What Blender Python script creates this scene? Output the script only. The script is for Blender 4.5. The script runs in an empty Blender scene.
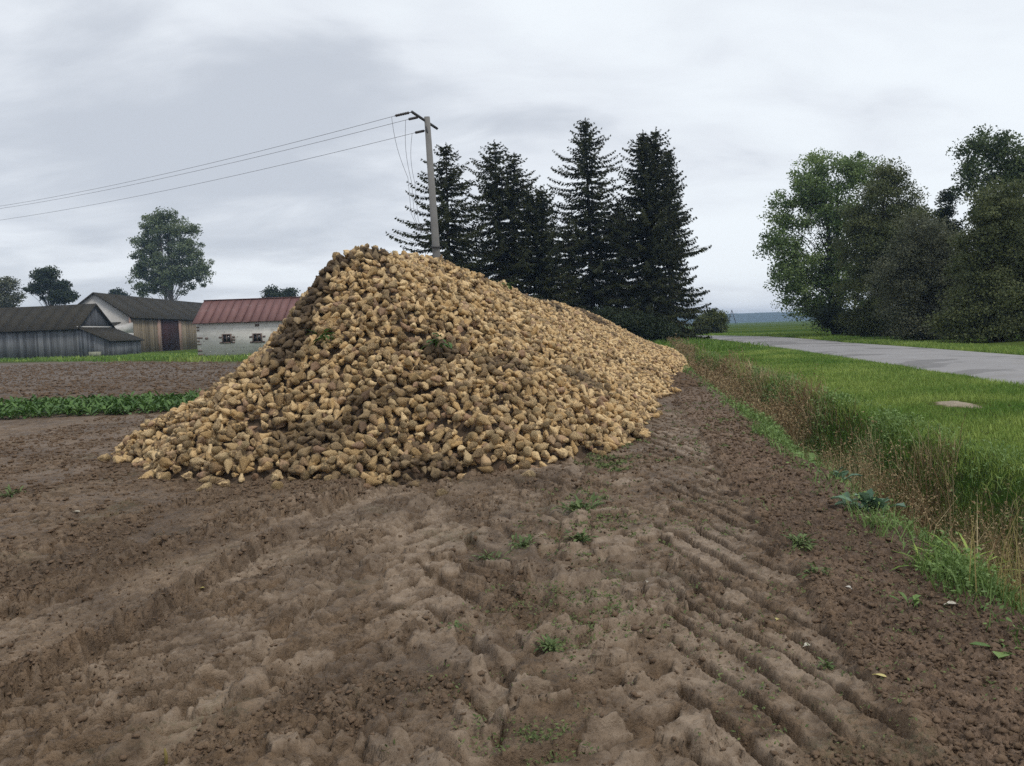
import bpy, math, random
import numpy as np
from mathutils import Vector, Matrix

random.seed(7)
RNG = np.random.default_rng(11)
scene = bpy.context.scene
COL = scene.collection
R = math.radians

# ------------------------------------------------------------------ camera model
EYE = 1.6
FPX = 790.0
HAZE = 0.0004
PITCH = math.atan(53 / 790)
ROLL = R(2.0)
_f = Vector((0, math.cos(PITCH), -math.sin(PITCH)))
_u0 = Vector((0, math.sin(PITCH), math.cos(PITCH)))
_r0 = Vector((1, 0, 0))
_rt = _r0 * math.cos(ROLL) - _u0 * math.sin(ROLL)
_up = _u0 * math.cos(ROLL) + _r0 * math.sin(ROLL)


def at(px, py, y):
    """world point on the line of sight of a photo pixel at depth y"""
    d = _f + _rt * ((px - 512) / FPX) - _up * ((py - 383) / FPX)
    t = y / d.y
    return Vector((d.x * t, y, EYE + d.z * t))


def gnd(px, py, z=0.0):
    d = _f + _rt * ((px - 512) / FPX) - _up * ((py - 383) / FPX)
    t = (z - EYE) / d.z
    return d.x * t, d.y * t


cam_d = bpy.data.cameras.new('camera')
cam_d.sensor_width = 36
cam_d.lens = FPX / 1024 * 36
cam_d.clip_start = 0.05
cam_d.clip_end = 9000
cam = bpy.data.objects.new('camera', cam_d)
COL.objects.link(cam)
M3 = Matrix((_rt, _up, -_f)).transposed()
cam.matrix_world = Matrix.Translation((0, 0, EYE)) @ M3.to_4x4()
scene.camera = cam
scene.view_settings.view_transform = 'Standard'
scene.view_settings.look = 'None'
scene.view_settings.gamma = 1
scene.view_settings.exposure = 0.12
scene.view_settings.use_curve_mapping = False


# ------------------------------------------------------------------ noise helpers
def h2(ix, iy, seed):
    n = (ix.astype(np.int64) * 374761393 + iy.astype(np.int64) * 668265263 + seed * 1442695041) & 0xFFFFFFFF
    n = ((n ^ (n >> 13)) * 1274126177) & 0xFFFFFFFF
    n = ((n ^ (n >> 16)) * 2246822519) & 0xFFFFFFFF
    return ((n ^ (n >> 15)) & 0xFFFFFF) / 16777215.0


def vn(x, y, seed=0):
    x = np.asarray(x, float); y = np.asarray(y, float)
    ix = np.floor(x); iy = np.floor(y)
    fx = x - ix; fy = y - iy
    fx = fx * fx * fx * (fx * (fx * 6 - 15) + 10); fy = fy * fy * fy * (fy * (fy * 6 - 15) + 10)
    a = h2(ix, iy, seed); b = h2(ix + 1, iy, seed); c = h2(ix, iy + 1, seed); d = h2(ix + 1, iy + 1, seed)
    return (a + (b - a) * fx) * (1 - fy) + (c + (d - c) * fx) * fy


def fbm(x, y, seed=0, o=4):
    s = 0; a = 0.5; t = 0
    for k in range(o):
        c, sn = math.cos(k * 1.1), math.sin(k * 1.1)
        s = s + a * vn((x * c - y * sn) * 2 ** k + k * 17.3, (x * sn + y * c) * 2 ** k + k * 5.1, seed + k)
        t += a; a *= 0.5
    return s / t


def worley(x, y, seed=0):
    """F1 distance, F2-F1 and a random per cell"""
    ix = np.floor(x); iy = np.floor(y)
    f1 = np.full(x.shape, 9.0); f2 = np.full(x.shape, 9.0); idv = np.zeros(x.shape)
    for dx in (-1, 0, 1):
        for dy in (-1, 0, 1):
            cx = ix + dx; cy = iy + dy
            d = np.hypot(cx + h2(cx, cy, seed) - x, cy + h2(cx, cy, seed + 91) - y)
            m = d < f1
            f2 = np.where(m, f1, np.minimum(f2, d))
            idv = np.where(m, h2(cx, cy, seed + 7), idv)
            f1 = np.where(m, d, f1)
    return f1, f2 - f1, idv


def plates(x, y, seed, tilt=0.6):
    """broken earth: every cell is a tilted facet at its own height, parted by steep cracks"""
    ix = np.floor(x); iy = np.floor(y)
    f1 = np.full(x.shape, 9.0); f2 = np.full(x.shape, 9.0); h = np.zeros(x.shape)
    for dx in (-1, 0, 1):
        for dy in (-1, 0, 1):
            cx = ix + dx; cy = iy + dy
            ex = x - cx - h2(cx, cy, seed); ey = y - cy - h2(cx, cy, seed + 91)
            d = np.maximum(np.abs(ex) + 0.35 * np.abs(ey), np.abs(ey) + 0.35 * np.abs(ex))
            m = d < f1
            hh = h2(cx, cy, seed + 7) - 0.5 + tilt * (ex * (h2(cx, cy, seed + 17) - 0.5) + ey * (h2(cx, cy, seed + 27) - 0.5)) * 2
            f2 = np.where(m, f1, np.minimum(f2, d)); h = np.where(m, hh, h); f1 = np.where(m, d, f1)
    e = f2 - f1
    return h - 0.75 * (1 - sst(0.02, 0.22, e)), e


def sst(a, b, x):
    t = np.clip((x - a) / (b - a), 0, 1)
    return t * t * (3 - 2 * t)


# ------------------------------------------------------------------ mesh helpers
def mesh_np(name, verts, loops, totals, mat=None, attrs=None, smooth=False, parent=None, link=True):
    me = bpy.data.meshes.new(name)
    verts = np.asarray(verts, np.float32)
    loops = np.asarray(loops, np.int32).ravel()
    totals = np.asarray(totals, np.int32).ravel()
    me.vertices.add(len(verts)); me.vertices.foreach_set('co', verts.ravel())
    me.loops.add(len(loops)); me.loops.foreach_set('vertex_index', loops)
    me.polygons.add(len(totals))
    st = np.zeros(len(totals), np.int32); st[1:] = np.cumsum(totals)[:-1]
    me.polygons.foreach_set('loop_start', st)
    if smooth:
        me.polygons.foreach_set('use_smooth', np.ones(len(totals), bool))
    for k, v in (attrs or {}).items():
        a = me.attributes.new(k, 'FLOAT', 'POINT')
        a.data.foreach_set('value', np.asarray(v, np.float32))
    me.update(calc_edges=True)
    if mat:
        me.materials.append(mat)
    if not link:
        return me
    ob = bpy.data.objects.new(name, me)
    COL.objects.link(ob)
    if parent:
        ob.parent = parent
    return ob


class MB:
    """collects boxes, tubes and prisms, built as ONE mesh object"""

    def __init__(s):
        s.v = []; s.l = []; s.t = []; s.a = []

    def poly(s, pts, faces, a=0.0):
        o = len(s.v)
        s.v += [tuple(p) for p in pts]; s.a += [a] * len(pts)
        for f in faces:
            s.l += [o + i for i in f]; s.t.append(len(f))

    def box(s, c, size, rz=0.0, jit=0.0):
        x, y, z = (k / 2 for k in size)
        pts = []
        for dz in (-z, z):
            for dx, dy in ((-x, -y), (x, -y), (x, y), (-x, y)):
                jx = random.uniform(-jit, jit); jz = random.uniform(-jit, jit)
                pts.append((c[0] + dx * math.cos(rz) - dy * math.sin(rz) + jx, c[1] + dx * math.sin(rz) + dy * math.cos(rz), c[2] + dz + jz))
        s.poly(pts, [(3, 2, 1, 0), (4, 5, 6, 7), (0, 1, 5, 4), (1, 2, 6, 5), (2, 3, 7, 6), (3, 0, 4, 7)])

    def slab(s, quad, th):
        """quad of 4 points thickened downward along its normal"""
        q = [Vector(p) for p in quad]
        n = (q[1] - q[0]).cross(q[2] - q[0]).normalized() * th
        s.poly(q + [p - n for p in q], [(0, 1, 2, 3), (7, 6, 5, 4), (0, 4, 5, 1), (1, 5, 6, 2), (2, 6, 7, 3), (3, 7, 4, 0)])

    def tube(s, pts, radii, n=6, cap=True):
        pts = [Vector(p) for p in pts]
        if not hasattr(radii, '__len__'):
            radii = [radii] * len(pts)
        o = len(s.v); ref = None
        for i, p in enumerate(pts):
            d = (pts[min(i + 1, len(pts) - 1)] - pts[max(i - 1, 0)])
            d = d.normalized() if d.length > 1e-9 else Vector((0, 0, 1))
            if ref is None:
                ref = Vector((1, 0, 0)) if abs(d.x) < 0.8 else Vector((0, 1, 0))
            a = (ref - d * ref.dot(d)).normalized(); ref = a
            b = d.cross(a)
            for k in range(n):
                t = 2 * math.pi * k / n
                s.v.append(tuple(p + (a * math.cos(t) + b * math.sin(t)) * radii[i])); s.a.append(0.0)
        for i in range(len(pts) - 1):
            for k in range(n):
                k2 = (k + 1) % n
                s.l += [o + i * n + k, o + i * n + k2, o + (i + 1) * n + k2, o + (i + 1) * n + k]; s.t.append(4)
        if cap:
            s.l += [o + k for k in range(n)][::-1]; s.t.append(n)
            e = o + (len(pts) - 1) * n
            s.l += [e + k for k in range(n)]; s.t.append(n)

    def build(s, name, mat, parent=None, smooth=False):
        return mesh_np(name, s.v, s.l, s.t, mat, {'tint': s.a}, smooth, parent)


def tag(o, label=None, cat=None, group=None, kind=None):
    if label: o['label'] = label
    if cat: o['category'] = cat
    if group: o['group'] = group
    if kind: o['kind'] = kind
    return o


def empty(name, loc):
    o = bpy.data.objects.new(name, None)
    COL.objects.link(o)
    o.location = loc
    o.empty_display_size = 0.3
    return o


def own(root, *obs):
    """parent meshes built in world coordinates to a thing whose Empty stands at its base"""
    for ob in obs:
        me = ob.data
        n = len(me.vertices)
        co = np.empty(n * 3, np.float32); me.vertices.foreach_get('co', co)
        co = co.reshape(-1, 3) - np.array(root.location, np.float32)
        me.vertices.foreach_set('co', co.ravel()); me.update()
        ob.parent = root


def based(ob, loc):
    """give a one-mesh thing its origin at its base"""
    me = ob.data
    n = len(me.vertices)
    co = np.empty(n * 3, np.float32); me.vertices.foreach_get('co', co)
    co = co.reshape(-1, 3) - np.array(loc, np.float32)
    me.vertices.foreach_set('co', co.ravel()); me.update()
    ob.location = loc
    return ob


# ------------------------------------------------------------------ material helper
class Mat:
    def __init__(s, name, rough=0.8, spec=0.3):
        s.m = bpy.data.materials.new(name); s.m.use_nodes = True
        s.nt = s.m.node_tree
        s.b = s.nt.nodes['Principled BSDF']
        s.b.inputs['Roughness'].default_value = rough
        s.b.inputs['Specular IOR Level'].default_value = spec

    def n(s, t, **k):
        nd = s.nt.nodes.new(t)
        for a, v in k.items():
            setattr(nd, a, v)
        return nd

    def lk(s, a, b):
        s.nt.links.new(a, b)

    def val(s, sock, v):
        if hasattr(v, 'is_output') or isinstance(v, bpy.types.NodeSocket):
            s.lk(v, sock)
        else:
            sock.default_value = v

    def coord(s, kind='Object'):
        return s.n('ShaderNodeTexCoord').outputs[kind]

    def geo(s):
        return s.n('ShaderNodeNewGeometry').outputs['Position']

    def noise(s, vec, scale, detail=4, rough=0.55, dist=0.0):
        nd = s.n('ShaderNodeTexNoise')
        s.lk(vec, nd.inputs['Vector'])
        nd.inputs['Scale'].default_value = scale; nd.inputs['Detail'].default_value = detail
        nd.inputs['Roughness'].default_value = rough; nd.inputs['Distortion'].default_value = dist
        return nd.outputs['Fac']

    def attr(s, name):
        return s.n('ShaderNodeAttribute', attribute_name=name).outputs['Fac']

    def math(s, op, a, b=0.0, c=None, clamp=False):
        nd = s.n('ShaderNodeMath', operation=op, use_clamp=clamp)
        s.val(nd.inputs[0], a); s.val(nd.inputs[1], b)
        if c is not None: s.val(nd.inputs[2], c)
        return nd.outputs[0]

    def ss(s, x, a, b):
        nd = s.n('ShaderNodeMapRange', interpolation_type='SMOOTHSTEP')
        s.val(nd.inputs[0], x); nd.inputs[1].default_value = a; nd.inputs[2].default_value = b
        return nd.outputs[0]

    def mix(s, f, a, b):
        nd = s.n('ShaderNodeMix', data_type='RGBA')
        s.val(nd.inputs[0], f)
        for sock, v in ((nd.inputs[6], a), (nd.inputs[7], b)):
            if isinstance(v, tuple): sock.default_value = (*v, 1)
            else: s.lk(v, sock)
        return nd.outputs[2]

    def scale(s, vec, xyz):
        nd = s.n('ShaderNodeMapping'); s.lk(vec, nd.inputs[0]); nd.inputs['Scale'].default_value = xyz
        return nd.outputs[0]

    def bump(s, h, strength, dist):
        nd = s.n('ShaderNodeBump')
        s.val(nd.inputs['Height'], h); nd.inputs['Strength'].default_value = strength; nd.inputs['Distance'].default_value = dist
        s.lk(nd.outputs[0], s.b.inputs['Normal'])

    def color(s, c):
        s.val(s.b.inputs['Base Color'], (*c, 1) if isinstance(c, tuple) else c)
        return s


def leaf_mat(name, c1, c2, rough=0.6, trans=0.25, spec=0.25):
    m = Mat(name, rough, spec)
    t = m.attr('tint')
    col = m.mix(t, c1, c2)
    m.color(col)
    if trans:
        tr = m.n('ShaderNodeBsdfTranslucent'); m.lk(col, tr.inputs[0])
        mx = m.n('ShaderNodeMixShader'); mx.inputs[0].default_value = trans
        m.lk(m.b.outputs[0], mx.inputs[1]); m.lk(tr.outputs[0], mx.inputs[2])
        m.lk(mx.outputs[0], m.nt.nodes['Material Output'].inputs[0])
    return m.m


def plain(name, c, rough=0.8, spec=0.3, var=0.25, scale=6.0, bump=0.0):
    m = Mat(name, rough, spec)
    v = m.coord()
    n = m.noise(v, scale, 5, 0.6)
    m.color(m.mix(n, tuple(k * (1 - var) for k in c), tuple(min(1, k * (1 + var)) for k in c)))
    if bump: m.bump(m.noise(v, scale * 4, 4), 0.6, bump)
    return m.m


# ------------------------------------------------------------------ layout of the land
K = 0.15                                     # tracks, ditch and heap run along (K, 1)
ROAD = np.array([(6.2, -20), (8.4, -4), (10.55, 5), (12.3, 15), (14.35, 28), (15.85, 38), (16.9, 48), (17.5, 60), (17.3, 70), (15.2, 82), (9, 96), (-6, 112), (-40, 135)], float)
ROAD_HW = 2.45


def road_dist(x, y):
    best = np.full(np.shape(x), 1e9); side = np.zeros(np.shape(x))
    for i in range(len(ROAD) - 1):
        a = ROAD[i]; b = ROAD[i + 1]; d = b - a
        t = np.clip(((x - a[0]) * d[0] + (y - a[1]) * d[1]) / (d @ d), 0, 1)
        ex = x - a[0] - t * d[0]; ey = y - a[1] - t * d[1]
        q = np.hypot(ex, ey)
        m = q < best
        best = np.where(m, q, best); side = np.where(m, np.sign(d[1] * ex - d[0] * ey), side)
    return best, side


def ditch_fade(y):
    return 1 - sst(34, 52, y)


def base_z(x, y):
    """smooth land form without the mud relief"""
    x = np.asarray(x, float); y = np.asarray(y, float)
    z = 0.38 * sst(24, 60, y)
    u = x - K * y
    w = 0.10 * (fbm(y * 0.5, x * 0 + 3.3, 5, 3) - 0.5) * 2
    f = ditch_fade(y)
    uu = u + w
    cut = sst(1.95, 2.6, uu) * (1 - sst(2.95, 3.55, uu))
    rd, side = road_dist(x, y)
    rz = np.maximum(0.25, 0.38 * sst(24, 60, y) + 0.03)
    verge = sst(3.0, 3.6, uu) * (1 - sst(70, 95, y))
    vz = 0.16 + (0.22 - 0.16) * sst(3.7, 6.5, uu)
    z = z + verge * np.maximum(vz - z, 0) - 0.75 * cut * f
    near = 1 - sst(ROAD_HW - 0.1, ROAD_HW + 1.6, rd)
    z = z * (1 - near) + (rz - 0.05) * near
    return z


TRK = [  # centre u, half width, sink, lug pitch, k inside left, k right, lug depth
    (-2.42, 0.52, 0.060, 0.26, 0.7, -0.5, 0.075),
    (-1.30, 0.76, 0.020, 0.50, 2.1, 1.2, 0.056),
    (0.16, 0.84, 0.022, 0.50, 0.6, 2.2, 0.054),
]


def mud(x, y):
    """relief of the churned field: returns dz, crust (pressed flat skin), loose (crumbly soil), red (dark loam)"""
    u = x - K * y
    s = y + K * x
    wob = (fbm(x * 0.9, y * 0.9, 21, 3) - 0.5)
    wob2 = (fbm(x * 3.1, y * 3.1, 22, 3) - 0.5)
    wob3 = (fbm(x * 13, y * 13, 23, 3) - 0.5)
    big = fbm(x * 0.8, y * 0.8, 31, 4) - 0.5
    dz = 0.07 * big + 0.03 * (fbm(x * 3, y * 3, 33, 4) - 0.5)
    crust = np.zeros(x.shape)
    tk = np.zeros(x.shape)
    for i, (c, hw, sink, pitch, kl, kr, ld) in enumerate(TRK):
        v = u + 0.16 * wob + 0.03 * wob2 + 0.02 * wob3 - c
        ins = 1 - sst(hw - 0.025, hw + 0.025, np.abs(v))
        k = np.where(v < 0, kl, kr)
        ph = (s + 0.25 * wob + 0.14 * wob2 + 0.012 * wob3 + k * np.abs(v)) / pitch + np.where(v > 0, 0.5, 0.0)
        g = np.abs((ph - np.floor(ph)) - 0.5) * 2          # 0 centre of groove .. 1
        groove = 1 - sst(0.20, 0.38, g + 0.34 * (fbm(x * 5, y * 5, 40 + i, 2) - 0.5))
        msk = sst(0.36, 0.56, fbm(x * 1.6 + 9 * i, y * 1.2, 50 + i, 3)) * 0.75 + 0.25
        if i == 0: msk = 0.55 + 0.45 * msk
        sharp = 1 - 0.5 * sst(9, 16, y)
        dz = dz - ins * (sink + ld * groove * msk * sharp)
        if i == 0: dz = dz - 0.055 * np.exp(-((v + hw - 0.01) / 0.035) ** 2) * (0.4 + 0.6 * sst(.35, .5, fbm(x * 2.5, y * 2.5, 63, 2)))
        # the mud squeezed up along one lip of every lug print
        lip = np.exp(-((g - 0.46) / 0.10) ** 2) * msk * ins
        dz = dz + 0.012 * lip
        bead = np.exp(-((np.abs(v) - hw - 0.06) / 0.06) ** 2)
        dz = dz + 0.040 * bead * sst(.35, .6, fbm(x * 5, y * 5, 60 + i, 3))
        tk = np.maximum(tk, ins * msk)
        crust = np.maximum(crust, ins * (1 - groove) * msk * sst(0.38, 0.54, fbm(x * 2.2, y * 2.2, 70 + i, 3)))
    # the turning wheel ruts on the far left, ribbed along their length, with berms of clods between
    v4 = (x + 2.86) - 0.445 * (y - 4.24) + 0.25 * wob
    rut = (1 - sst(0.40, 0.46, np.abs(v4))) * (1 - sst(8.5, 10, y)) * (1 - sst(-2.66, -2.6, u))
    rib = np.abs(((v4 / 0.075 + 0.5 * wob2 + 0.5 * wob3) % 1) - 0.5) * 2
    dz = dz - rut * (0.03 + 0.016 * (1 - sst(0.25, 0.45, rib)) * sst(0.35, 0.5, fbm(x * 1.5, y * 3.5, 81, 3)))
    v5 = (x + 3.4) - 0.40 * (y - 4.6) + 0.3 * wob
    berm = np.exp(-(v5 / 0.14) ** 2) + np.exp(-((v5 + 1.15) / 0.16) ** 2) + 0.9 * np.exp(-((u + 2.98 + 0.16 * wob) / 0.07) ** 2)
    berm = np.clip(berm, 0, 1) * sst(0.3, 0.5, fbm(x * 1.3, y * 1.3, 83, 3))
    right = sst(0.80, 1.25, u + 0.5 * wob) * (1 - sst(2.3, 2.8, u))
    left = (1 - sst(-3.1, -2.7, u)) * 0.4
    patch = sst(0.46, 0.58, fbm(x * 2.3, y * 2.3, 86, 4))
    loose = np.clip(right * 0.85 + berm + left * sst(0.45, 0.6, fbm(x * 1.7, y * 1.7, 84, 3)) + (1 - 0.5 * tk) * patch, 0, 1)
    chunk = np.clip(1.2 * berm + 0.9 * sst(0.52, 0.62, fbm(x * 1.6, y * 1.6, 87, 3)) * (1 - 0.6 * right) + 0.5 * (np.abs(u + 2.45) < .45), 0, 1)
    calm = np.clip(1 - 0.75 * tk - 0.9 * rut, 0, 1)
    loose = np.maximum(loose * (0.25 + 0.75 * calm), np.maximum(berm, 0.85 * right)); chunk = np.maximum(chunk * (0.15 + 0.85 * calm), np.maximum(berm, 0.70 * (np.abs(u + 2.45) < .47) * (1 - rut) * sst(.38, .52, fbm(x * 2.8, y * 2.8, 88, 2))))
    wx = 0.9 * wob2 + 0.35 * wob3; wy = -0.8 * wob2 + 0.35 * (vn(x * 17, y * 17, 24) - 0.5)
    p1, e1_ = plates(x * 8 + wx * 2, y * 8 + wy * 2, 90)
    p2, e2_ = plates(x * 19 + wx * 3, y * 19 + wy * 3, 95)
    p3, e3_ = plates(x * 41 + wx * 4, y * 41 + wy * 4, 105)
    fade = 1 - 0.6 * sst(8, 14, y)
    dz = dz + 0.045 * berm + fade * (0.052 * p1 * chunk + 0.027 * p2 * np.clip(0.14 + 0.8 * loose + 0.3 * chunk, 0, 1) + 0.009 * p3 * np.clip(0.25 + 0.9 * loose, 0, 1))
    crk = sst(.40, .55, fbm(x * 2.0, y * 2.0, 145, 3))
    dz = dz - fade * (0.011 * (1 - sst(.02, .10, e1_)) * crk + 0.004 * (1 - sst(.03, .14, e2_)) * (1 - 0.5 * crk))
    for fq, am in ((11, 0.010), (27, 0.007)):
        q = 1 - np.abs(2 * vn(x * fq + 3 * wob2, y * fq - 2 * wob2, 110 + fq) - 1)
        dz = dz + am * (0.4 + 0.6 * loose) * (q * q - 0.35)
    crust = np.clip(crust * (1 - 0.85 * loose) + 0.7 * rut * (1 - loose) + 0.5 * chunk * sst(0.12, .3, e1_) * (p1 > 0.0) * (1 - right), 0, 1)
    red = np.clip(right + 0.15 * berm, 0, 1)
    # flat angular slabs pressed out of a tyre tread
    p4, e4 = plates(x * 3.6 + 0.9 * wob + 0.3 * wob3, y * 3.9 + 0.3 * wob2, 131, 0.25)
    sl = sst(0.05, 0.12, e4) * (p4 > 0.10) * (u > -2.0) * (u < 0.3) * (y < 7) * sst(.40, .46, fbm(x * 1.1, y * 1.1, 135, 2))
    dz = dz + 0.036 * sl
    crust = np.maximum(crust, 0.9 * sl)
    return dz, crust, loose, red


def top_z(x, y, r=0.05):
    q = np.array([(i, j) for i in (-1, -.5, 0, .5, 1) for j in (-1, -.5, 0, .5, 1)]) * r
    return float(np.percentile(land(x + q[:, 0], y + q[:, 1]), 80))


# the heap: a ridge that runs away from the camera
RIDGE = []
_px, _py = -2.28, 12.75
_prof = [(0, 2.92), (1.4, 2.93), (3.4, 2.90), (5.5, 2.70), (7.6, 2.55), (10, 2.42), (12.5, 2.34), (15, 2.26), (17.4, 2.12), (20.5, 1.65), (24, 0.95), (27, 0.3)]
for q in np.arange(0, 27.01, 0.25):
    hh = float(np.interp(q, [a for a, b in _prof], [b for a, b in _prof]))
    RIDGE.append((_px + 0.285 * q, _py + 0.958 * q, hh))
RIDGE = np.array(RIDGE)


def heap_h(x, y):
    best = np.full(x.shape, -1.0)
    lob = fbm(x * 0.8, y * 0.8, 141, 3) - 0.5
    for i, (rx, ry, rh) in enumerate(RIDGE):
        dx = x - rx; dy = y - ry
        d = np.hypot(dx, dy)
        a = np.arctan2(dy, dx)
        q_ = i * 0.25
        rw = max(rh, 2.35 * float(sst(10.0, 13.0, q_)) * float(1 - sst(24.5, 27.0, q_)))
        W = rw * 1.42 + 0.2 + 0.25 * float(sst(4, 9, q_)) - 0.55 * np.clip(np.cos(a - math.pi * 1.02), 0, 1)
        leftness = np.clip(np.cos(a - math.pi * 0.98), 0, 1) ** 2
        rr = d / (W * (1 + 0.20 * lob))
        g1 = np.interp(rr, [0, .07, .16, .5, .88, 1.0, 1.5], [1, .965, .87, .49, .10, 0.0, -0.45])
        g2 = np.interp(rr, [0, .10, .20, .30, .47, .75, .95, 1.5], [1, .965, .80, .61, .35, .145, 0, -0.4])
        best = np.maximum(best, rh * (g1 * (1 - leftness) + g2 * leftness))
    return best + 0.16 * lob * np.clip(best, 0, 1) + 0.10 * (fbm(x * 2.0, y * 2.0, 143, 2) - 0.5) * np.clip(best * 2, 0, 1)


def land(x, y):
    x = np.atleast_1d(np.asarray(x, float)); y = np.atleast_1d(np.asarray(y, float))
    u = x - K * y
    m = (1 - sst(2.1, 2.5, u)) * (1 - sst(24, 34, y)) * sst(-30, -16, x)
    dz = mud(x, y)[0]
    return base_z(x, y) + dz * m


def lz(x, y):
    return float(land(x, y)[0])


# ------------------------------------------------------------------ ground sheet
def axis(parts):
    out = []
    for a, b, s in parts:
        out.append(np.arange(a, b, s))
    return np.concatenate(out)


gx = np.concatenate([-np.geomspace(2800, 30, 34), axis([(-29, -12, 0.35), (-12, -4.6, 0.05), (-4.6, -3.3, 0.02), (-3.3, 2.7, 0.0105), (2.7, 3.6, 0.02), (3.6, 9.5, 0.05), (9.5, 26, 0.3)]), np.geomspace(26, 2800, 34)])
gy = np.concatenate([[-60, -20, -8, -3, -1, 0, 0.8, 1.4, 1.8, 2.1, 2.3], axis([(2.4, 4.6, 0.0095), (4.6, 7.0, 0.0135), (7.0, 10, 0.024), (10, 15, 0.05), (15, 34, 0.16), (34, 70, 0.6)]), np.geomspace(70, 2900, 46)])
X, Y = np.meshgrid(gx, gy)
nx, ny = len(gx), len(gy)
xf, yf = X.ravel(), Y.ravel()
U = xf - K * yf
zb = base_z(xf, yf)
mm = (1 - sst(2.1, 2.5, U)) * (1 - sst(24, 34, yf)) * sst(-30, -16, xf) * (yf > -2)
sel = mm > 0
dz = np.zeros_like(zb); crust = np.zeros_like(zb); loose = np.zeros_like(zb)
red = np.zeros_like(zb)
a_, b_, c_, d_ = mud(xf[sel], yf[sel])
red[sel] = d_
dz[sel] = a_ * mm[sel]; crust[sel] = b_ * mm[sel]; loose[sel] = c_
gz_ = zb + dz
fl = (U < 2.2) * sst(17, 24, yf) * (yf < 110)
gz_ = gz_ + fl * (0.10 * (fbm(xf * 1.3, yf * 2.2, 155, 3) - 0.5))
# rough bank and verge
vg = sst(2.2, 3.0, U) * (yf < 80) * (U < 40)
gz_ = gz_ + vg * 0.05 * (fbm(xf * 2.5, yf * 2.5, 151, 3) - 0.5) * (road_dist(xf, yf)[0] > ROAD_HW + 0.15)
# far fields are gently uneven
gz_ = gz_ + sst(120, 400, yf) * 1.2 * (fbm(xf * 0.008, yf * 0.008, 161, 3) - 0.5)
# molehill of bare sandy soil on the verge
mhx, mhy = gnd(957, 405, 0.2)
mh = np.exp(-(((xf - mhx) / 0.20) ** 2 + ((yf - mhy) / 0.45) ** 2)) * (0.55 + 0.9 * fbm(xf * 3, yf * 3, 164, 3))
gz_ = gz_ + 0.055 * mh * (0.6 + 0.8 * fbm(xf * 9, yf * 9, 163, 3))
idx = np.arange(nx * ny).reshape(ny, nx)
quads = np.stack([idx[:-1, :-1], idx[:-1, 1:], idx[1:, 1:], idx[1:, :-1]], -1).reshape(-1, 4)
# zones
weedline = 49 + 0.72 * np.clip(-18 - xf, -40, 200)
z_left = (U < 2.4)
wn = fbm(xf * 0.25, yf * 0.25, 171, 3) - 0.5
z_grass = np.maximum(sst(2.3, 2.9, U + 0.5 * wn), np.where(z_left, sst(-2, 2, yf - weedline + 8 * wn), 0))
z_grass = np.maximum(z_grass, np.where((xf > -2), sst(36, 46, yf + 6 * wn), 0))
z_grass = np.clip(z_grass - 0.9 * (mh > 0.4), 0, 1)
z_field = np.where(z_left & (yf > 16), sst(16, 22, yf), 0)
ground_mat = Mat('soil', 0.75, 0.35)
m = ground_mat
pos = m.geo()
n1 = m.noise(pos, 1.1, 4, 0.6)
n2 = m.noise(pos, 9, 6, 0.65)
n3 = m.noise(pos, 46, 5, 0.65)
n4 = m.noise(pos, 3.2, 5, 0.6, 0.6)
soil = m.mix(m.ss(n2, 0.3, 0.7), (0.084, 0.055, 0.031), (0.215, 0.144, 0.086))
soil = m.mix(m.math('MULTIPLY', m.ss(n4, 0.45, 0.62), 0.6), soil, (0.215, 0.152, 0.098))
soil = m.mix(m.math('MULTIPLY', m.ss(n3, 0.52, 0.64), 0.55), soil, (0.040, 0.026, 0.017))
cr = m.mix(m.ss(n2, 0.3, 0.75), (0.185, 0.132, 0.087), (0.315, 0.240, 0.170))
soil = m.mix(m.math('MULTIPLY', m.attr('crust'), m.ss(m.math('ADD', m.math('MULTIPLY', n3, .5), m.math('MULTIPLY', n2, .5)), 0.36, 0.50)), soil, cr)
lo = m.mix(m.ss(n2, 0.3, 0.75), (0.100, 0.064, 0.041), (0.280, 0.190, 0.126))
soil = m.mix(m.math('MULTIPLY', m.attr('red'), 0.8), soil, lo)
moss = m.math('MULTIPLY', m.ss(n1, 0.55, 0.7), m.ss(n3, 0.45, 0.6))
soil = m.mix(m.math('MULTIPLY', moss, 0.5), soil, (0.10, 0.105, 0.045))
fs = m.scale(pos, (0.3, 1.6, 1))
fcol = m.mix(m.ss(m.noise(fs, 1.9, 6, 0.72), 0.3, 0.7), (0.064, 0.043, 0.026), (0.170, 0.118, 0.074))
fcol = m.mix(m.math('MULTIPLY', m.ss(m.noise(pos, 4.0, 5, 0.7), 0.5, 0.7), 0.6), fcol, (0.045, 0.034, 0.023))
soil = m.mix(m.attr('field'), soil, fcol)
gb = m.noise(m.scale(pos, (0.004, 0.035, 1)), 1.2, 5, 0.7)
gc = m.mix(m.ss(gb, 0.35, 0.65), (0.040, 0.088, 0.016), (0.105, 0.145, 0.030))
gc = m.mix(m.ss(n2, 0.3, 0.6), (0.055, 0.060, 0.024), gc)
soil = m.mix(m.attr('grass'), soil, gc)
soil = m.mix(m.attr('molehill'), soil, m.mix(n2, (0.26, 0.21, 0.145), (0.42, 0.35, 0.25)))
damp = m.ss(m.noise(pos, 0.55, 5, 0.6, 0.5), 0.47, 0.60)
damp = m.math('MULTIPLY', damp, m.math('SUBTRACT', 1.0, m.math('MAXIMUM', m.attr('grass'), m.attr('molehill'))))
soil = m.mix(m.math('MULTIPLY', damp, 0.38), soil, (0.052, 0.034, 0.022))
m.color(soil)
m.lk(m.math('MULTIPLY', m.math('SUBTRACT', 1.0, m.attr('grass')), 0.28), m.b.inputs['Specular IOR Level'])
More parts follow.
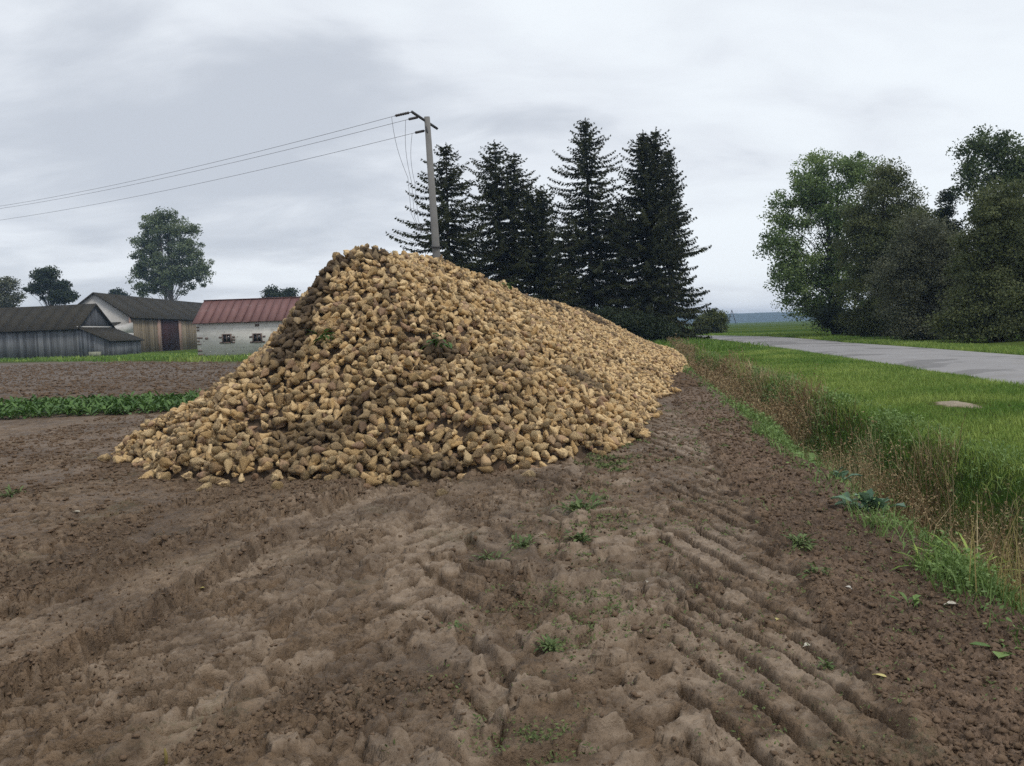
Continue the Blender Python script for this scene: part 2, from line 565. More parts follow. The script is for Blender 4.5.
rg = m.math('ADD', m.math('MULTIPLY_ADD', n2, 0.40, 0.38), m.math('MULTIPLY', m.attr('grass'), 0.4))
m.lk(m.math('ADD', rg, m.math('MULTIPLY', m.attr('loose'), 0.15)), m.b.inputs['Roughness'])
bh = m.math('ADD', m.math('MULTIPLY', n2, 0.6), m.math('ADD', m.math('MULTIPLY', n3, 0.35), m.math('MULTIPLY', m.noise(pos, 140, 3, 0.6), 0.12)))
m.bump(m.math('MULTIPLY', bh, m.math('SUBTRACT', 1.0, m.math('MULTIPLY', m.attr('crust'), 0.45))), 1.0, 0.05)
ground = mesh_np('ground', np.stack([xf, yf, gz_], 1), quads, np.full(len(quads), 4), m.m,
                 {'crust': crust, 'loose': loose, 'red': red, 'grass': z_grass, 'field': z_field * (1 - z_grass), 'molehill': sst(0.22, 0.5, mh * (0.35 + 1.3 * fbm(xf * 6, yf * 6, 166, 3)))}, True)
tag(ground, 'muddy brown field with tractor ruts, grassy verge and ditch', 'ground', kind='structure')

# ------------------------------------------------------------------ road
# resample the centre line and lay the asphalt as its own sheet
seg = np.hypot(*np.diff(ROAD, axis=0).T); cs_ = np.concatenate([[0], np.cumsum(seg)])
ss_ = np.arange(0, cs_[-1], 0.35)
# smooth spline through the control points
def smooth_interp(s):
    k = np.linspace(-6, 6, 25)
    w = np.exp(-(k / 3) ** 2); w /= w.sum()
    out = np.zeros((len(s), 2))
    for kk, ww in zip(k, w):
        sc = np.clip(s + kk, 0, cs_[-1])
        out += ww * np.stack([np.interp(sc, cs_, ROAD[:, 0]), np.interp(sc, cs_, ROAD[:, 1])], 1)
    return out
rc = smooth_interp(ss_)
rd_ = np.gradient(rc, axis=0); rd_ /= np.linalg.norm(rd_, axis=1)[:, None]
rn = np.stack([rd_[:, 1], -rd_[:, 0]], 1)
cols = [-1, -0.8, -0.4, 0, 0.4, 0.8, 1]
rv = []
edgeL = 0.22 * (fbm(ss_ * 0.9, ss_ * 0, 181, 4) - 0.5) * 2; edgeR = 0.22 * (fbm(ss_ * 0.9, ss_ * 0 + 7, 182, 4) - 0.5) * 2
for c in cols:
    off = c * ROAD_HW + (edgeL if c == -1 else 0) + (edgeR if c == 1 else 0)
    p = rc + rn * np.reshape(off, (-1, 1)) if np.ndim(off) else rc + rn * off
    z = np.maximum(0.25, 0.38 * sst(24, 60, p[:, 1]) + 0.03) + 0.012 + 0.035 * (1 - c * c) - (0.055 if abs(c) == 1 else 0)
    rv.append(np.stack([p[:, 0], p[:, 1], z], 1))
rv = np.stack(rv, 1); n_s, n_c = rv.shape[:2]
idx = np.arange(n_s * n_c).reshape(n_s, n_c)
rq = np.stack([idx[:-1, :-1], idx[:-1, 1:], idx[1:, 1:], idx[1:, :-1]], -1).reshape(-1, 4)
m = Mat('worn_asphalt', 0.8, 0.3)
pos = m.geo()
na = m.noise(pos, 0.7, 5, 0.6, 0.4); nb = m.noise(pos, 60, 3)
c = m.mix(na, (0.22, 0.212, 0.212), (0.36, 0.35, 0.345))
c = m.mix(m.math('MULTIPLY', m.ss(m.noise(pos, 0.33, 4, 0.6, 0.6), 0.52, 0.57), 0.6), c, (0.135, 0.13, 0.128))
c = m.mix(m.math('MULTIPLY', m.ss(m.noise(pos, 2.2, 5, 0.65), 0.55, 0.7), 0.5), c, (0.25, 0.225, 0.185))
c = m.mix(m.math('MULTIPLY', m.ss(nb, 0.5, 0.75), 0.4), c, (0.09, 0.09, 0.09))
m.color(c); m.bump(nb, 0.5, 0.01)
road = mesh_np('road', rv.reshape(-1, 3), rq, np.full(len(rq), 4), m.m, None, True)
tag(road, 'narrow worn grey asphalt country road beyond the verge', 'road', kind='structure')

# ------------------------------------------------------------------ hills on the horizon
hx = np.linspace(-1500, 2600, 420)
ht = 19 + 5 * (fbm(hx * 0.004, hx * 0, 191, 3) - 0.5) * 2 + 3.0 * (fbm(hx * 0.05, hx * 0, 192, 3) - 0.5)
hv = []
for k, (yy, fr) in enumerate(((1500, 0.0), (1530, 0.62), (1600, 0.92), (1720, 1.0), (2300, 0.5))):
    hv.append(np.stack([hx, np.full_like(hx, yy) + 40 * fbm(hx * 0.01, hx * 0 + k, 193, 2), ht * fr + (0.0 if k else -1)], 1))
hv = np.stack(hv, 0); idx = np.arange(5 * len(hx)).reshape(5, -1)
hq = np.stack([idx[:-1, :-1], idx[:-1, 1:], idx[1:, 1:], idx[1:, :-1]], -1).reshape(-1, 4)
hm = Mat('distant_woodland', 0.9, 0.1)
hm.color(hm.mix(hm.noise(hm.geo(), 0.02, 5, 0.6), (0.030, 0.045, 0.025), (0.06, 0.075, 0.035)))
hills = mesh_np('hills', hv.reshape(-1, 3), hq, np.full(len(hq), 4), hm.m, None, True)
tag(hills, 'low wooded hills fading blue on the horizon', 'hills', kind='structure')

# ------------------------------------------------------------------ sugar beet heap
def beet_variant(seed, nu, nv):
    r = np.random.default_rng(seed)
    Lr = r.uniform(1.1, 1.75); cut = r.random() < 0.3
    tail = r.uniform(0.14, 0.28) if cut else r.uniform(0.02, 0.06)
    tk = np.array([0, .05, .14, .30, .48, .70, .88, 1.0])
    rk = np.array([0.26, .40, .48, .50, .42, .25 + .05 * r.random(), .12 + tail * .45, tail])
    t = np.linspace(0, 1, nv) ** 0.9
    v = [(0, 0, 0.0)]
    tt = [0.0]
    bx, by = r.uniform(-.16, .16, 2)
    ph = r.uniform(0, 6.28, 8)
    for ti in t:
        rad = np.interp(ti, tk, rk)
        for k in range(nu):
            a = 2 * math.pi * k / nu
            lump = 1 + 0.10 * math.sin(2 * a + ph[0]) * math.sin(3 * ti + ph[1]) + 0.09 * math.sin(3 * a + ph[2] + 4 * ti) + 0.06 * math.sin(5 * a + ph[3] + 9 * ti) + r.uniform(-.11, .11)
            fur = 1 - 0.16 * (max(0, math.cos(a - ph[4] - ti)) ** 8 + max(0, math.cos(a - ph[4] - math.pi - ti)) ** 8) * math.sin(math.pi * min(1, ti * 1.2))
            rr = rad * lump * fur
            v.append((rr * math.cos(a) + bx * ti ** 2 * 1.5, rr * math.sin(a) + by * ti ** 2 * 1.5, -Lr * (ti - 0.0) + 0.06 * math.sin(2 * a + ph[5]) * (1 - ti)))
            tt.append(ti)
    v.append((bx * 1.5, by * 1.5, -Lr - 0.02)); tt.append(1.0)
    v = np.array(v); v[:, 2] += Lr * 0.42
    f = []; tot = []
    for k in range(nu):
        f += [0, 1 + k, 1 + (k + 1) % nu]; tot.append(3)
    for j in range(nv - 1):
        for k in range(nu):
            a = 1 + j * nu + k; b = 1 + j * nu + (k + 1) % nu
            f += [a, a + nu, b + nu, b]; tot.append(4)
    e = len(v) - 1
    for k in range(nu):
        f += [1 + (nv - 1) * nu + (k + 1) % nu, 1 + (nv - 1) * nu + k, e]; tot.append(3)
    return v, np.array(f), np.array(tot), np.array(tt)


NV = 12
HI = [beet_variant(100 + i, 16, 12) for i in range(NV)]
LO = [beet_variant(100 + i, 8, 7) for i in range(NV)]

m = Mat('beet_skin', 0.7, 0.3)
oi = m.n('ShaderNodeObjectInfo')
rnd = m.math('FRACT', m.math('ADD', m.attr('rnd'), oi.outputs['Random']))
posn = m.coord()
addv = m.n('ShaderNodeVectorMath', operation='MULTIPLY_ADD')
m.lk(posn, addv.inputs[0]); addv.inputs[1].default_value = (1, 1, 1)
cmb = m.n('ShaderNodeCombineXYZ'); m.lk(m.math('MULTIPLY', rnd, 37.0), cmb.inputs[0]); m.lk(m.math('MULTIPLY', rnd, 91.0), cmb.inputs[1])
m.lk(cmb.outputs[0], addv.inputs[2])
pv = addv.outputs[0]
na = m.noise(pv, 30, 6, 0.7, 0.4); nb = m.noise(pv, 95, 4, 0.7); nc = m.noise(pv, 8, 3)
clean = m.mix(rnd, (0.66, 0.430, 0.188), (0.95, 0.70, 0.38))
clean = m.mix(m.ss(m.math('FRACT', m.math('MULTIPLY', rnd, 7.3)), 0.80, 1.0), clean, (0.46, 0.29, 0.18))
clean = m.mix(m.math('MULTIPLY', m.ss(nb, 0.45, 0.75), 0.45), clean, (0.33, 0.215, 0.110))
dirt = m.mix(nb, (0.095, 0.062, 0.036), (0.27, 0.175, 0.100))
th = m.math('MULTIPLY_ADD', m.math('FRACT', m.math('MULTIPLY', rnd, 13.7)), 0.20, -0.105)
dm = m.ss(m.math('ADD', m.math('ADD', m.math('MULTIPLY', na, 0.6), m.math('MULTIPLY', nc, 0.4)), th), 0.50, 0.60)
skin = m.mix(m.math('MULTIPLY', dm, 0.85), clean, dirt)
scar = m.math('MULTIPLY', m.math('SUBTRACT', 1.0, m.ss(m.attr('along'), 0.06, 0.22)), m.ss(na, 0.35, 0.55))
skin = m.mix(m.math('MULTIPLY', scar, 0.7), skin, (0.20, 0.155, 0.080))
skin = m.mix(m.math('MULTIPLY', m.attr('mud'), 0.92), skin, m.mix(nb, (0.036, 0.025, 0.016), (0.105, 0.072, 0.045)))
m.color(skin)
m.bump(m.math('ADD', m.math('MULTIPLY', na, 0.5), m.math('MULTIPLY', nb, 0.5)), 1.0, 0.04)
beet_mat = m.m
core_mat = plain('heap_soil', (0.085, 0.060, 0.040), 0.9, 0.2, 0.4, 9, 0.02)


class Hash3:
    def __init__(s, r): s.r = r; s.d = {}

    def ok(s, p):
        r = s.r; k = (int(p[0] // r), int(p[1] // r), int(p[2] // r))
        for i in (-1, 0, 1):
            for j in (-1, 0, 1):
                for l in (-1, 0, 1):
                    for q in s.d.get((k[0] + i, k[1] + j, k[2] + l), ()):
                        if (q[0] - p[0]) ** 2 + (q[1] - p[1]) ** 2 + (q[2] - p[2]) ** 2 < r * r: return False
        s.d.setdefault(k, []).append(p)
        return True


def on_heap(px, py):
    """where the line of sight of a photo pixel meets the heap"""
    ys = np.arange(8.0, 40, 0.03); d = at(px, py, 1.0) - Vector((0, 0, EYE))
    hh_ = heap_h(d.x * ys, ys)
    k = np.where((hh_ > 0) & (EYE + d.z * ys < hh_ + 0.07))[0]
    return at(px, py, float(ys[k[0]])) if len(k) else at(px, py, 13.0)


rb = np.random.default_rng(5)
NC = 190000
cx = rb.uniform(-8.5, 13, NC); cy = rb.uniform(7.2, 44, NC)
near_ridge = (np.abs((cx - _px) - 0.2975 * (cy - _py)) < 6.2)
cx, cy = cx[near_ridge], cy[near_ridge]
ch = heap_h(cx, cy)
# a sloppy toe: scattered roots beyond the foot of the heap
toe = (ch > 0.03) | ((ch > -0.045) & (rb.random(len(ch)) < 0.06))
cx, cy, ch = cx[toe], cy[toe], ch[toe]
e_ = 0.12
nxg = (heap_h(cx + e_, cy) - heap_h(cx - e_, cy)) / (2 * e_); nyg = (heap_h(cx, cy + e_) - heap_h(cx, cy - e_)) / (2 * e_)
nrm = np.stack([-nxg, -nyg, np.ones_like(nxg)], 1); nrm /= np.linalg.norm(nrm, axis=1)[:, None]
flat = ch < 0.06
nrm[flat] = (0, 0, 1)
gzb = land(cx, cy)
P = np.stack([cx, cy, gzb + np.maximum(ch, 0)], 1)
hash1, hash2_ = Hash3(0.076), Hash3(0.104)
pts = []; lay = []
order = rb.permutation(len(P))
for i in order:
    if hash1.ok(tuple(P[i])):
        pts.append(i); lay.append(0)
for i in order[::-1]:
    if ch[i] > 0.12 and hash2_.ok(tuple(P[i])):
        pts.append(i); lay.append(1)
pts = np.array(pts); lay = np.array(lay)
N = len(pts)
bd = rb.uniform(0.074, 0.122, N) * np.where(rb.random(N) < 0.14, 0.70, 1.0)   # diameters
bn = nrm[pts]
off = np.where(lay == 0, rb.uniform(-0.01, 0.045, N), rb.uniform(0.05, 0.105, N))
bp = P[pts] + bn * off[:, None]
low = ch[pts] < 0.06
bp[low, 2] = gzb[pts][low] + bd[low] * 0.36
ax = rb.normal(size=(N, 3))
ax -= bn * (np.sum(ax * bn, 1) * np.where(low, 0.9, 0.45))[:, None]
ax /= np.linalg.norm(ax, axis=1)[:, None]
roll_ = rb.uniform(0, 6.283, N)
tmp = np.where(np.abs(ax[:, 2:3]) < 0.9, np.array([[0, 0, 1.0]]), np.array([[1.0, 0, 0]]))
e1 = np.cross(tmp, ax); e1 /= np.linalg.norm(e1, axis=1)[:, None]
e2 = np.cross(ax, e1)
f1_ = e1 * np.cos(roll_)[:, None] + e2 * np.sin(roll_)[:, None]
f2_ = -e1 * np.sin(roll_)[:, None] + e2 * np.cos(roll_)[:, None]
rot = np.stack([f1_, f2_, ax], 2)          # columns
var = rb.integers(0, NV, N); brnd = rb.random(N)
# muddy streaks and soil clumps on the heap, darker beets along its upper left edge
mudm = 0.75 * sst(0.64, 0.78, fbm(bp[:, 0] * 0.9, bp[:, 1] * 0.9 + bp[:, 2], 201, 4))
for (mx, my, my_, mr) in ((548, 302, 25, .9), (590, 316, 29, .9), (520, 292, 22, .5), (338, 264, 0, .30), (325, 276, 0, .40), (314, 292, 0, .40), (306, 310, 0, .36), (292, 336, 0, .40), (284, 352, 0, .34), (440, 346, 12.0, .35), (372, 250, 12.9, .25)):
    q = on_heap(mx, my)
    dd_ = np.linalg.norm((bp - np.array(q)) * np.array([1, .8, 1]), axis=1)
    mudm = np.maximum(mudm, 0.95 * (1 - sst(.6, 1.15, dd_ / mr + 0.3 * (brnd - .5))))
dcam = np.linalg.norm(bp - np.array([0, 0, EYE]), axis=1)
vdir = (np.array([0, 0, EYE]) - bp) / dcam[:, None]
facing = np.sum(vdir * bn, 1)
score = bd / dcam * np.clip(facing * 0.6 + 0.7, 0, 1) * np.where((lay == 1) | low, 1.25, 0.85) * (facing > 0.12)
score[mudm > 0.6] *= 0.7
top = np.argsort(-score)[:300]
ind = np.zeros(N, bool); ind[top] = True


def pack(sel, variants):
    V = []; Fs = []; T = []; A = []; Rn = []; Mu = []; o = 0
    for k in range(NV):
        ids = np.where(sel & (var == k))[0]
        if not len(ids): continue
        v, f, tot, tt = variants[k]
        w = np.einsum('nij,vj->nvi', rot[ids], v) * bd[ids][:, None, None] + bp[ids][:, None, :]
        n, q = w.shape[:2]
        V.append(w.reshape(-1, 3))
        Fs.append((f[None, :] + (np.arange(n) * q)[:, None] + o).ravel()); T.append(np.tile(tot, n))
        A.append(np.tile(tt, n)); Rn.append(np.repeat(brnd[ids], q)); Mu.append(np.repeat(mudm[ids], q))
        o += n * q
    return np.concatenate(V), np.concatenate(Fs), np.concatenate(T), np.concatenate(A), np.concatenate(Rn), np.concatenate(Mu)


hi = (~ind) & (dcam < 15) & (facing > -0.1)
v1, f1v, t1, a1, r1v, m1 = pack(hi, HI)
v2, f2v, t2, a2, r2v, m2 = pack((~ind) & ~hi, LO)
V_ = np.concatenate([v1, v2]); F_ = np.concatenate([f1v, f2v + len(v1)]); T_ = np.concatenate([t1, t2])
heap = mesh_np('beet_heap', V_, F_, T_, beet_mat, {'along': np.concatenate([a1, a2]), 'rnd': np.concatenate([r1v, r2v]), 'mud': np.concatenate([m1, m2])}, True)
tag(heap, 'long high heap of harvested tan sugar beets on the muddy field', 'beet heap', kind='stuff')
# the earth packed inside the heap
kx = np.arange(-9, 13.01, 0.2); ky = np.arange(7, 44.01, 0.2)
KX, KY = np.meshgrid(kx, ky); kh = heap_h(KX.ravel(), KY.ravel()) - 0.06
kz = land(KX.ravel(), KY.ravel()) + np.where(kh > 0, kh, -0.25)
ki = np.arange(KX.size).reshape(KX.shape)
kq = np.stack([ki[:-1, :-1], ki[:-1, 1:], ki[1:, 1:], ki[1:, :-1]], -1).reshape(-1, 4)
kq = kq[(kh[kq] > -0.02).any(1)]
core = mesh_np('heap_earth', np.stack([KX.ravel(), KY.ravel(), kz], 1), kq, np.full(len(kq), 4), core_mat, None, True)
core.parent = heap

bmeshes = [mesh_np('sugar_beet', HI[k][0], HI[k][1], HI[k][2], beet_mat, {'along': HI[k][3], 'rnd': HI[k][3] * 0, 'mud': HI[k][3] * 0}, True, link=False) for k in range(NV)]
GB = 'sugar beets on the near face of the heap'
def beet_obj(loc, rotm, d, k, label, group=GB):
    ob = bpy.data.objects.new('sugar_beet', bmeshes[k])
    ob.matrix_world = Matrix.Translation(loc) @ rotm.to_4x4() @ Matrix.Scale(d, 4)
    COL.objects.link(ob)
    return tag(ob, label, 'sugar beet', group)
for i in top:
    beet_obj(Vector(bp[i]), Matrix(rot[i].tolist()), bd[i], int(var[i]), 'earthy tan sugar beet lying with its like low on the near face of the heap')
# single roots that lie apart and can be told from the rest
LONE = [
    (104, 461, 0.115, 90, 0, 'thin pale beet lying apart at the far left tip of the heap'),
    (277, 488, 0.135, 20, 1, 'pale beet with its tail pointing to the camera at the heap foot'),
    (528, 474, 0.140, 70, 2, 'big round beet at the right end of the front foot of the heap'),
    (602, 456, 0.120, -30, 3, 'beet lying loose on the mud below the right flank of the heap'),
    (205, 492, 0.110, 100, 5, 'small beet lying alone on the mud in front of the left foot of the heap'),
    (440, 487, 0.125, 40, 6, 'beet rolled clear of the middle of the front foot of the heap'),
]
for px, py, d, ang, k, lab in LONE:
    x, y = gnd(px, py, 0.0)
    rm = Matrix.Rotation(R(ang), 3, 'Z') @ Matrix.Rotation(R(84), 3, 'X')
    beet_obj(Vector((x, y, lz(x, y) + d * 0.40)), rm, d, k, lab, None)

# ------------------------------------------------------------------ leaf clouds and trees
def quads_from(c, a, b):
    """kite shaped leaves: centre c, half length vectors a, half width vectors b"""
    v = np.stack([c - a, c + b * 1.0 - a * 0.1, c + a, c - b * 1.0 - a * 0.1], 1).reshape(-1, 3)
    n = len(c)
    return v, np.arange(4 * n), np.full(n, 4)


def unit(n, r):
    v = r.normal(size=(n, 3)); return v / np.linalg.norm(v, axis=1)[:, None]


def leaf_cloud(centres, radii, per, size, r, flat=0.7):
    cs = np.repeat(np.asarray(centres), per, 0); rs = np.repeat(np.asarray(radii), per)
    n = len(cs)
    d = r.normal(0, 0.52, (n, 3)); d *= np.minimum(1, 1.15 / np.maximum(np.linalg.norm(d, axis=1), 1e-6))[:, None] * rs[:, None]
    d[:, 2] *= flat
    c = cs + d
    nm = unit(n, r) + np.array([0, 0, 0.5]); nm /= np.linalg.norm(nm, axis=1)[:, None]
    a = np.cross(nm, unit(n, r)); a /= np.linalg.norm(a, axis=1)[:, None] + 1e-9
    b = np.cross(nm, a)
    L = size * r.uniform(0.6, 1.35, n)
    tint = np.clip(np.repeat(r.random(len(centres)), per) * 0.6 + r.random(n) * 0.4, 0, 1)
    v, l, t = quads_from(c, a * (L * 0.5)[:, None], b * (L * 0.33)[:, None])
    return v, l, t, np.repeat(tint, 4)


bark = plain('bark', (0.050, 0.041, 0.034), 0.9, 0.2, 0.4, 5, 0.02)
bark_pale = plain('pale_bark', (0.17, 0.155, 0.14), 0.9, 0.2, 0.5, 4, 0.01)


def broadleaf(name, label, cat, base, d, lobes, mat, seed, clusters=90, per=150, leaf=0.2, crad=0.9, depth=1.0, trunk_r=0.25, stems=1, group=None, bk=None, fill=0.5, low=0.18):
    """lobes are (px, py, rx, ry) as seen in the photo at depth d, each given real width and depth"""
    r = np.random.default_rng(seed)
    bx, by = base
    z0 = lz(bx, by)
    root = empty(name, (bx, by, z0 - 0.05))
    tag(root, label, cat, group)
    S = d / FPX
    C = []
    area = sum(l[2] * l[3] for l in lobes)
    for (px, py, rx, ry) in lobes:
        n = max(3, int(clusters * rx * ry / area))
        dd = d + r.uniform(-0.5, 0.5) * depth
        c0 = np.array(at(px, py, dd))
        q = unit(n, r) * (r.random(n) ** fill)[:, None]
        C.append(c0 + q * np.array([rx * S, 0.5 * (rx + ry) * S * 0.9 * depth, ry * S]))
    C = np.concatenate(C)
    C = C[C[:, 2] > z0 + low]
    rad = crad * r.uniform(0.55, 1.25, len(C))
    v, l, t, a = leaf_cloud(C, rad, per, leaf, r)
    a = np.clip(a, 0, 1)
    crown = mesh_np('crown', v, l, t, mat, {'tint': a})
    b = MB()
    ctr = C.mean(0); topz = C[:, 2].max()
    for s_ in range(stems):
        sx = r.uniform(-0.5, 0.5) * (stems > 1); 
        p0 = np.array([bx + sx, by + r.uniform(-.3, .3) * (stems > 1), z0 - 0.15])
        tip = np.array([ctr[0] + sx * 2 + r.uniform(-.4, .4), ctr[1], z0 + (topz - z0) * 0.86])
        tr = []
        for k in np.linspace(0, 1, 9):
            w = p0 + (tip - p0) * k
            w[:2] += r.uniform(-0.12, 0.12, 2) * (0.3 + k) * (k > 0) + (ctr[:2] - p0[:2]) * 0.0
            tr.append(w)
        tr = np.array(tr)
        b.tube(tr, [trunk_r * (1.25 - k) ** 0.9 if k else trunk_r * 1.5 for k in np.linspace(0, 1, 9)], 8)
        for i in r.permutation(len(C))[:int(70 / stems)]:
            e = C[i]
            k = np.clip(0.75 * (e[2] - z0) / (topz - z0) - 0.10 * r.random() , 0.12, 0.9)
            s0 = p0 + (tip - p0) * k
            j = min(7, int(k * 8)); s0 = tr[j] + (tr[j + 1] - tr[j]) * (k * 8 - j)
            md = (s0 + e) / 2 + np.array([0, 0, 0.10 * np.linalg.norm(e - s0)]) + r.uniform(-.15, .15, 3)
            rr = trunk_r * 0.30 * (1.1 - k)
            b.tube([s0, (s0 * .7 + md * .3), md, e], [rr, rr * .8, rr * 0.55, 0.012], 5, False)
    trunk = b.build('trunk', bk or bark, None, True)
    own(root, trunk, crown)
    return root


needle = leaf_mat('spruce_needles', (0.018, 0.026, 0.010), (0.056, 0.062, 0.022), 0.7, 0.08, 0.2)


def spruce(label, px_base, y, px_top, py_top, rad, seed, z_low=1.2, dens=1.0, twin=None, shape=0.75, top_gap=0.0):
    r = np.random.default_rng(seed)
    x0 = at(px_base, 340, y).x
    z0 = lz(x0, y)
    T = np.array(at(px_top, py_top, y))
    root = empty('spruce_tree', (x0, y, z0 - 0.05))
    tag(root, label, 'spruce', 'spruces behind the beet heap')
    b = MB()
    leaders = [(np.array([x0, y, z0 - 0.15]), T)]
    if twin:
        T2 = np.array(at(twin[0], twin[1], y + 0.2))
        leaders.append((np.array([x0 + 0.4, y + 0.3, z0 - 0.15]), T2))
    Cc = []; Aa = []; Bb = []; Tt = []
    for li, (p0, tip) in enumerate(leaders):
        Hh = tip[2] - z0
        b.tube([p0, p0 + (tip - p0) * .3, p0 + (tip - p0) * .7, tip], [0.24, 0.19, 0.09, 0.015], 8)
        z = z_low if li == 0 else Hh * 0.45
        while z < Hh - 0.15:
            k = z / Hh
            L0 = rad * (1 - k) ** shape + 0.12
            nb = r.integers(5, 8)
            a0 = r.uniform(0, 6.28)
            for j in range(nb):
                if r.random() < 0.12 + top_gap * (k > .4): continue
                an = a0 + j * 6.283 / nb + r.uniform(-.35, .35)
                L = L0 * r.uniform(0.45, 1.15) * (1.0 if r.random() > .08 else 1.25)
                rise = 0.30 * (k - 0.35) - r.uniform(0.05, 0.25)
                n = max(3, int(L / 0.16))
                t = np.linspace(0.06, 1, n)
                base = p0 + (tip - p0) * (z + 0.15) / (Hh + 0.15)
                dx = np.array([math.cos(an), math.sin(an), 0])
                pz = L * (rise * t - 0.30 * t * (1 - k) + 0.26 * t ** 3)
                pth = base + dx * (t * L)[:, None] + np.array([0, 0, 1.0]) * pz[:, None]
                rr = 0.028 * (1 - k) + 0.010
                b.tube(pth[[0, n // 2, n - 1]], [rr, rr * .6, 0.006], 3, False)
                m_ = max(2, int(5 * dens))
                q = np.repeat(pth, m_, 0); tq = np.repeat(t, m_)
                nq = len(q)
                side = np.array([-dx[1], dx[0], 0])
                sg = r.uniform(-1, 1, nq)
                ln = (0.16 + 0.36 * np.sqrt(np.clip(1 - tq, 0, 1))) * (0.5 + 0.5 * (1 - k)) * r.uniform(.5, 1.3, nq) * 1.1
                dirv = side * sg[:, None] * 0.9 + dx * 0.45 + np.array([0, 0, 1.0]) * (-0.75 * (1 - 0.75 * k) + r.normal(0, .22, nq))[:, None]
                dirv /= np.linalg.norm(dirv, axis=1)[:, None]
                c = q + dirv * (ln * 0.5)[:, None] + r.normal(0, .03, (nq, 3))
                w = np.cross(dirv, unit(nq, r)); w /= np.linalg.norm(w, axis=1)[:, None]
                Cc.append(c); Aa.append(dirv * (ln * .5)[:, None]); Bb.append(w * (r.uniform(0.026, 0.062, nq))[:, None])
                Tt.append(np.clip(r.random(nq) * .5 + 0.5 * r.random(), 0, 1))
            z += r.uniform(0.24, 0.44) * (1.15 - 0.5 * k)
        # the leading shoot
        q = np.linspace(Hh - 1.6, Hh, 60)
        pp = p0 + (tip - p0) * ((q + .15) / (Hh + .15))[:, None]
        d_ = unit(60, r); d_[:, 2] = np.abs(d_[:, 2]) * .6 + .2
        ln = 0.10 + 0.18 * (Hh - q) / 1.6
        Cc.append(pp + d_ * (ln * .5)[:, None]); Aa.append(d_ * (ln * .5)[:, None])
        w = np.cross(d_, unit(60, r)); w /= np.linalg.norm(w, axis=1)[:, None]
        Bb.append(w * 0.035); Tt.append(r.random(60))
    v, l, t = quads_from(np.concatenate(Cc), np.concatenate(Aa), np.concatenate(Bb))
    crown = mesh_np('crown', v, l, t, needle, {'tint': np.repeat(np.concatenate(Tt), 4)})
    trunk = b.build('trunk', bark, None, True)
    own(root, trunk, crown)
    return root


spruce('thin spire-topped spruce right of the utility pole, low boughs reaching behind it', 450, 52, 446, 143, 6.6, 301, 1.0, 1.8499999999999999, None, 0.72, 0.10)
spruce('broad-headed spruce second from the utility pole, with see-through crown', 506, 55, 494, 140, 5.2, 302, 1.0, 1.7, (514, 152), 0.58, 0.08)
spruce('short forked spruce in the dip between the taller ones', 546, 53, 541, 186, 3.6, 303, 1.0, 1.95, (527, 192), 0.6, 0.0)
spruce('tallest spruce with open tiers and sky showing through its upper branches', 594, 56, 585, 118, 5.6, 304, 1.2, 1.75, None, 0.66, 0.02)
spruce('double-topped dense dark spruce in front of the right end of the spruce group', 646, 55, 656, 127, 4.5, 305, 0.9, 2.0, (643, 130), 0.62, 0.0)
spruce('low-skirted dense spruce at the right edge of the group beside the road', 672, 58, 668, 150, 2.7, 306, 0.4, 2.0, None, 0.60, 0.0)
spruce('shorter dark spruce filling the gap left of the double-topped one', 622, 60, 617, 200, 4.2, 307, 0.4, 1.8, None, 0.6, 0.0)
spruce('dark low spruce half hidden behind the crest of the heap', 572, 61, 568, 222, 4.0, 308, 0.4, 1.6, None, 0.6, 0.0)

g_ash = leaf_mat('green_leaves', (0.085, 0.145, 0.045), (0.270, 0.350, 0.130))
g_mid = leaf_mat('mid_green_leaves', (0.048, 0.078, 0.030), (0.140, 0.180, 0.070))
g_dark = leaf_mat('dark_leaves', (0.026, 0.042, 0.020), (0.060, 0.080, 0.036))
g_brown = leaf_mat('brownish_leaves', (0.070, 0.092, 0.034), (0.170, 0.185, 0.074))
g_grey = leaf_mat('greyish_leaves', (0.080, 0.092, 0.050), (0.180, 0.185, 0.112))
g_pop = leaf_mat('poplar_leaves', (0.085, 0.125, 0.058), (0.225, 0.265, 0.145))
g_bush = leaf_mat('bush_leaves', (0.070, 0.090, 0.026), (0.160, 0.175, 0.055))


def base_at(px, py, d):
    p = at(px, py, d); return (p.x, p.y)


GR = 'trees on the far side of the road'
broadleaf('broadleaf_tree', 'tall green broadleaf tree with loose crown at the left end of the roadside trees', 'tree', base_at(832, 335, 60), 60,
          [(815, 178, 28, 30), (855, 168, 30, 20), (795, 212, 24, 26), (782, 245, 22, 20), (835, 215, 36, 40), (790, 272, 20, 22), (815, 280, 32, 34), (845, 265, 28, 40), (812, 312, 22, 16), (773, 240, 10, 10), (790, 296, 12, 12), (850, 310, 28, 16)],
          g_ash, 401, 400, 140, 0.18, 0.78, 0.9, 0.22, 2, GR)
broadleaf('bushy_tree', 'dense brownish-green tree with rounded pointed top beside the green broadleaf', 'tree', base_at(884, 342, 53), 53,
          [(890, 178, 20, 20), (888, 210, 34, 34), (884, 250, 42, 42), (882, 295, 46, 34), (910, 225, 22, 34), (860, 240, 18, 44), (885, 320, 44, 16)],
          g_brown, 402, 420, 210, 0.13, 0.72, 0.9, 0.18, 2, GR, None, 0.5)
broadleaf('conifer_tree', 'small pointed dark tree top peering over the greyish roadside bush', 'tree', base_at(944, 340, 56), 56,
          [(945, 203, 7, 15), (944, 228, 15, 22), (944, 275, 26, 40)], g_dark, 403, 160, 200, 0.14, 0.55, 0.9, 0.16, 1, GR)
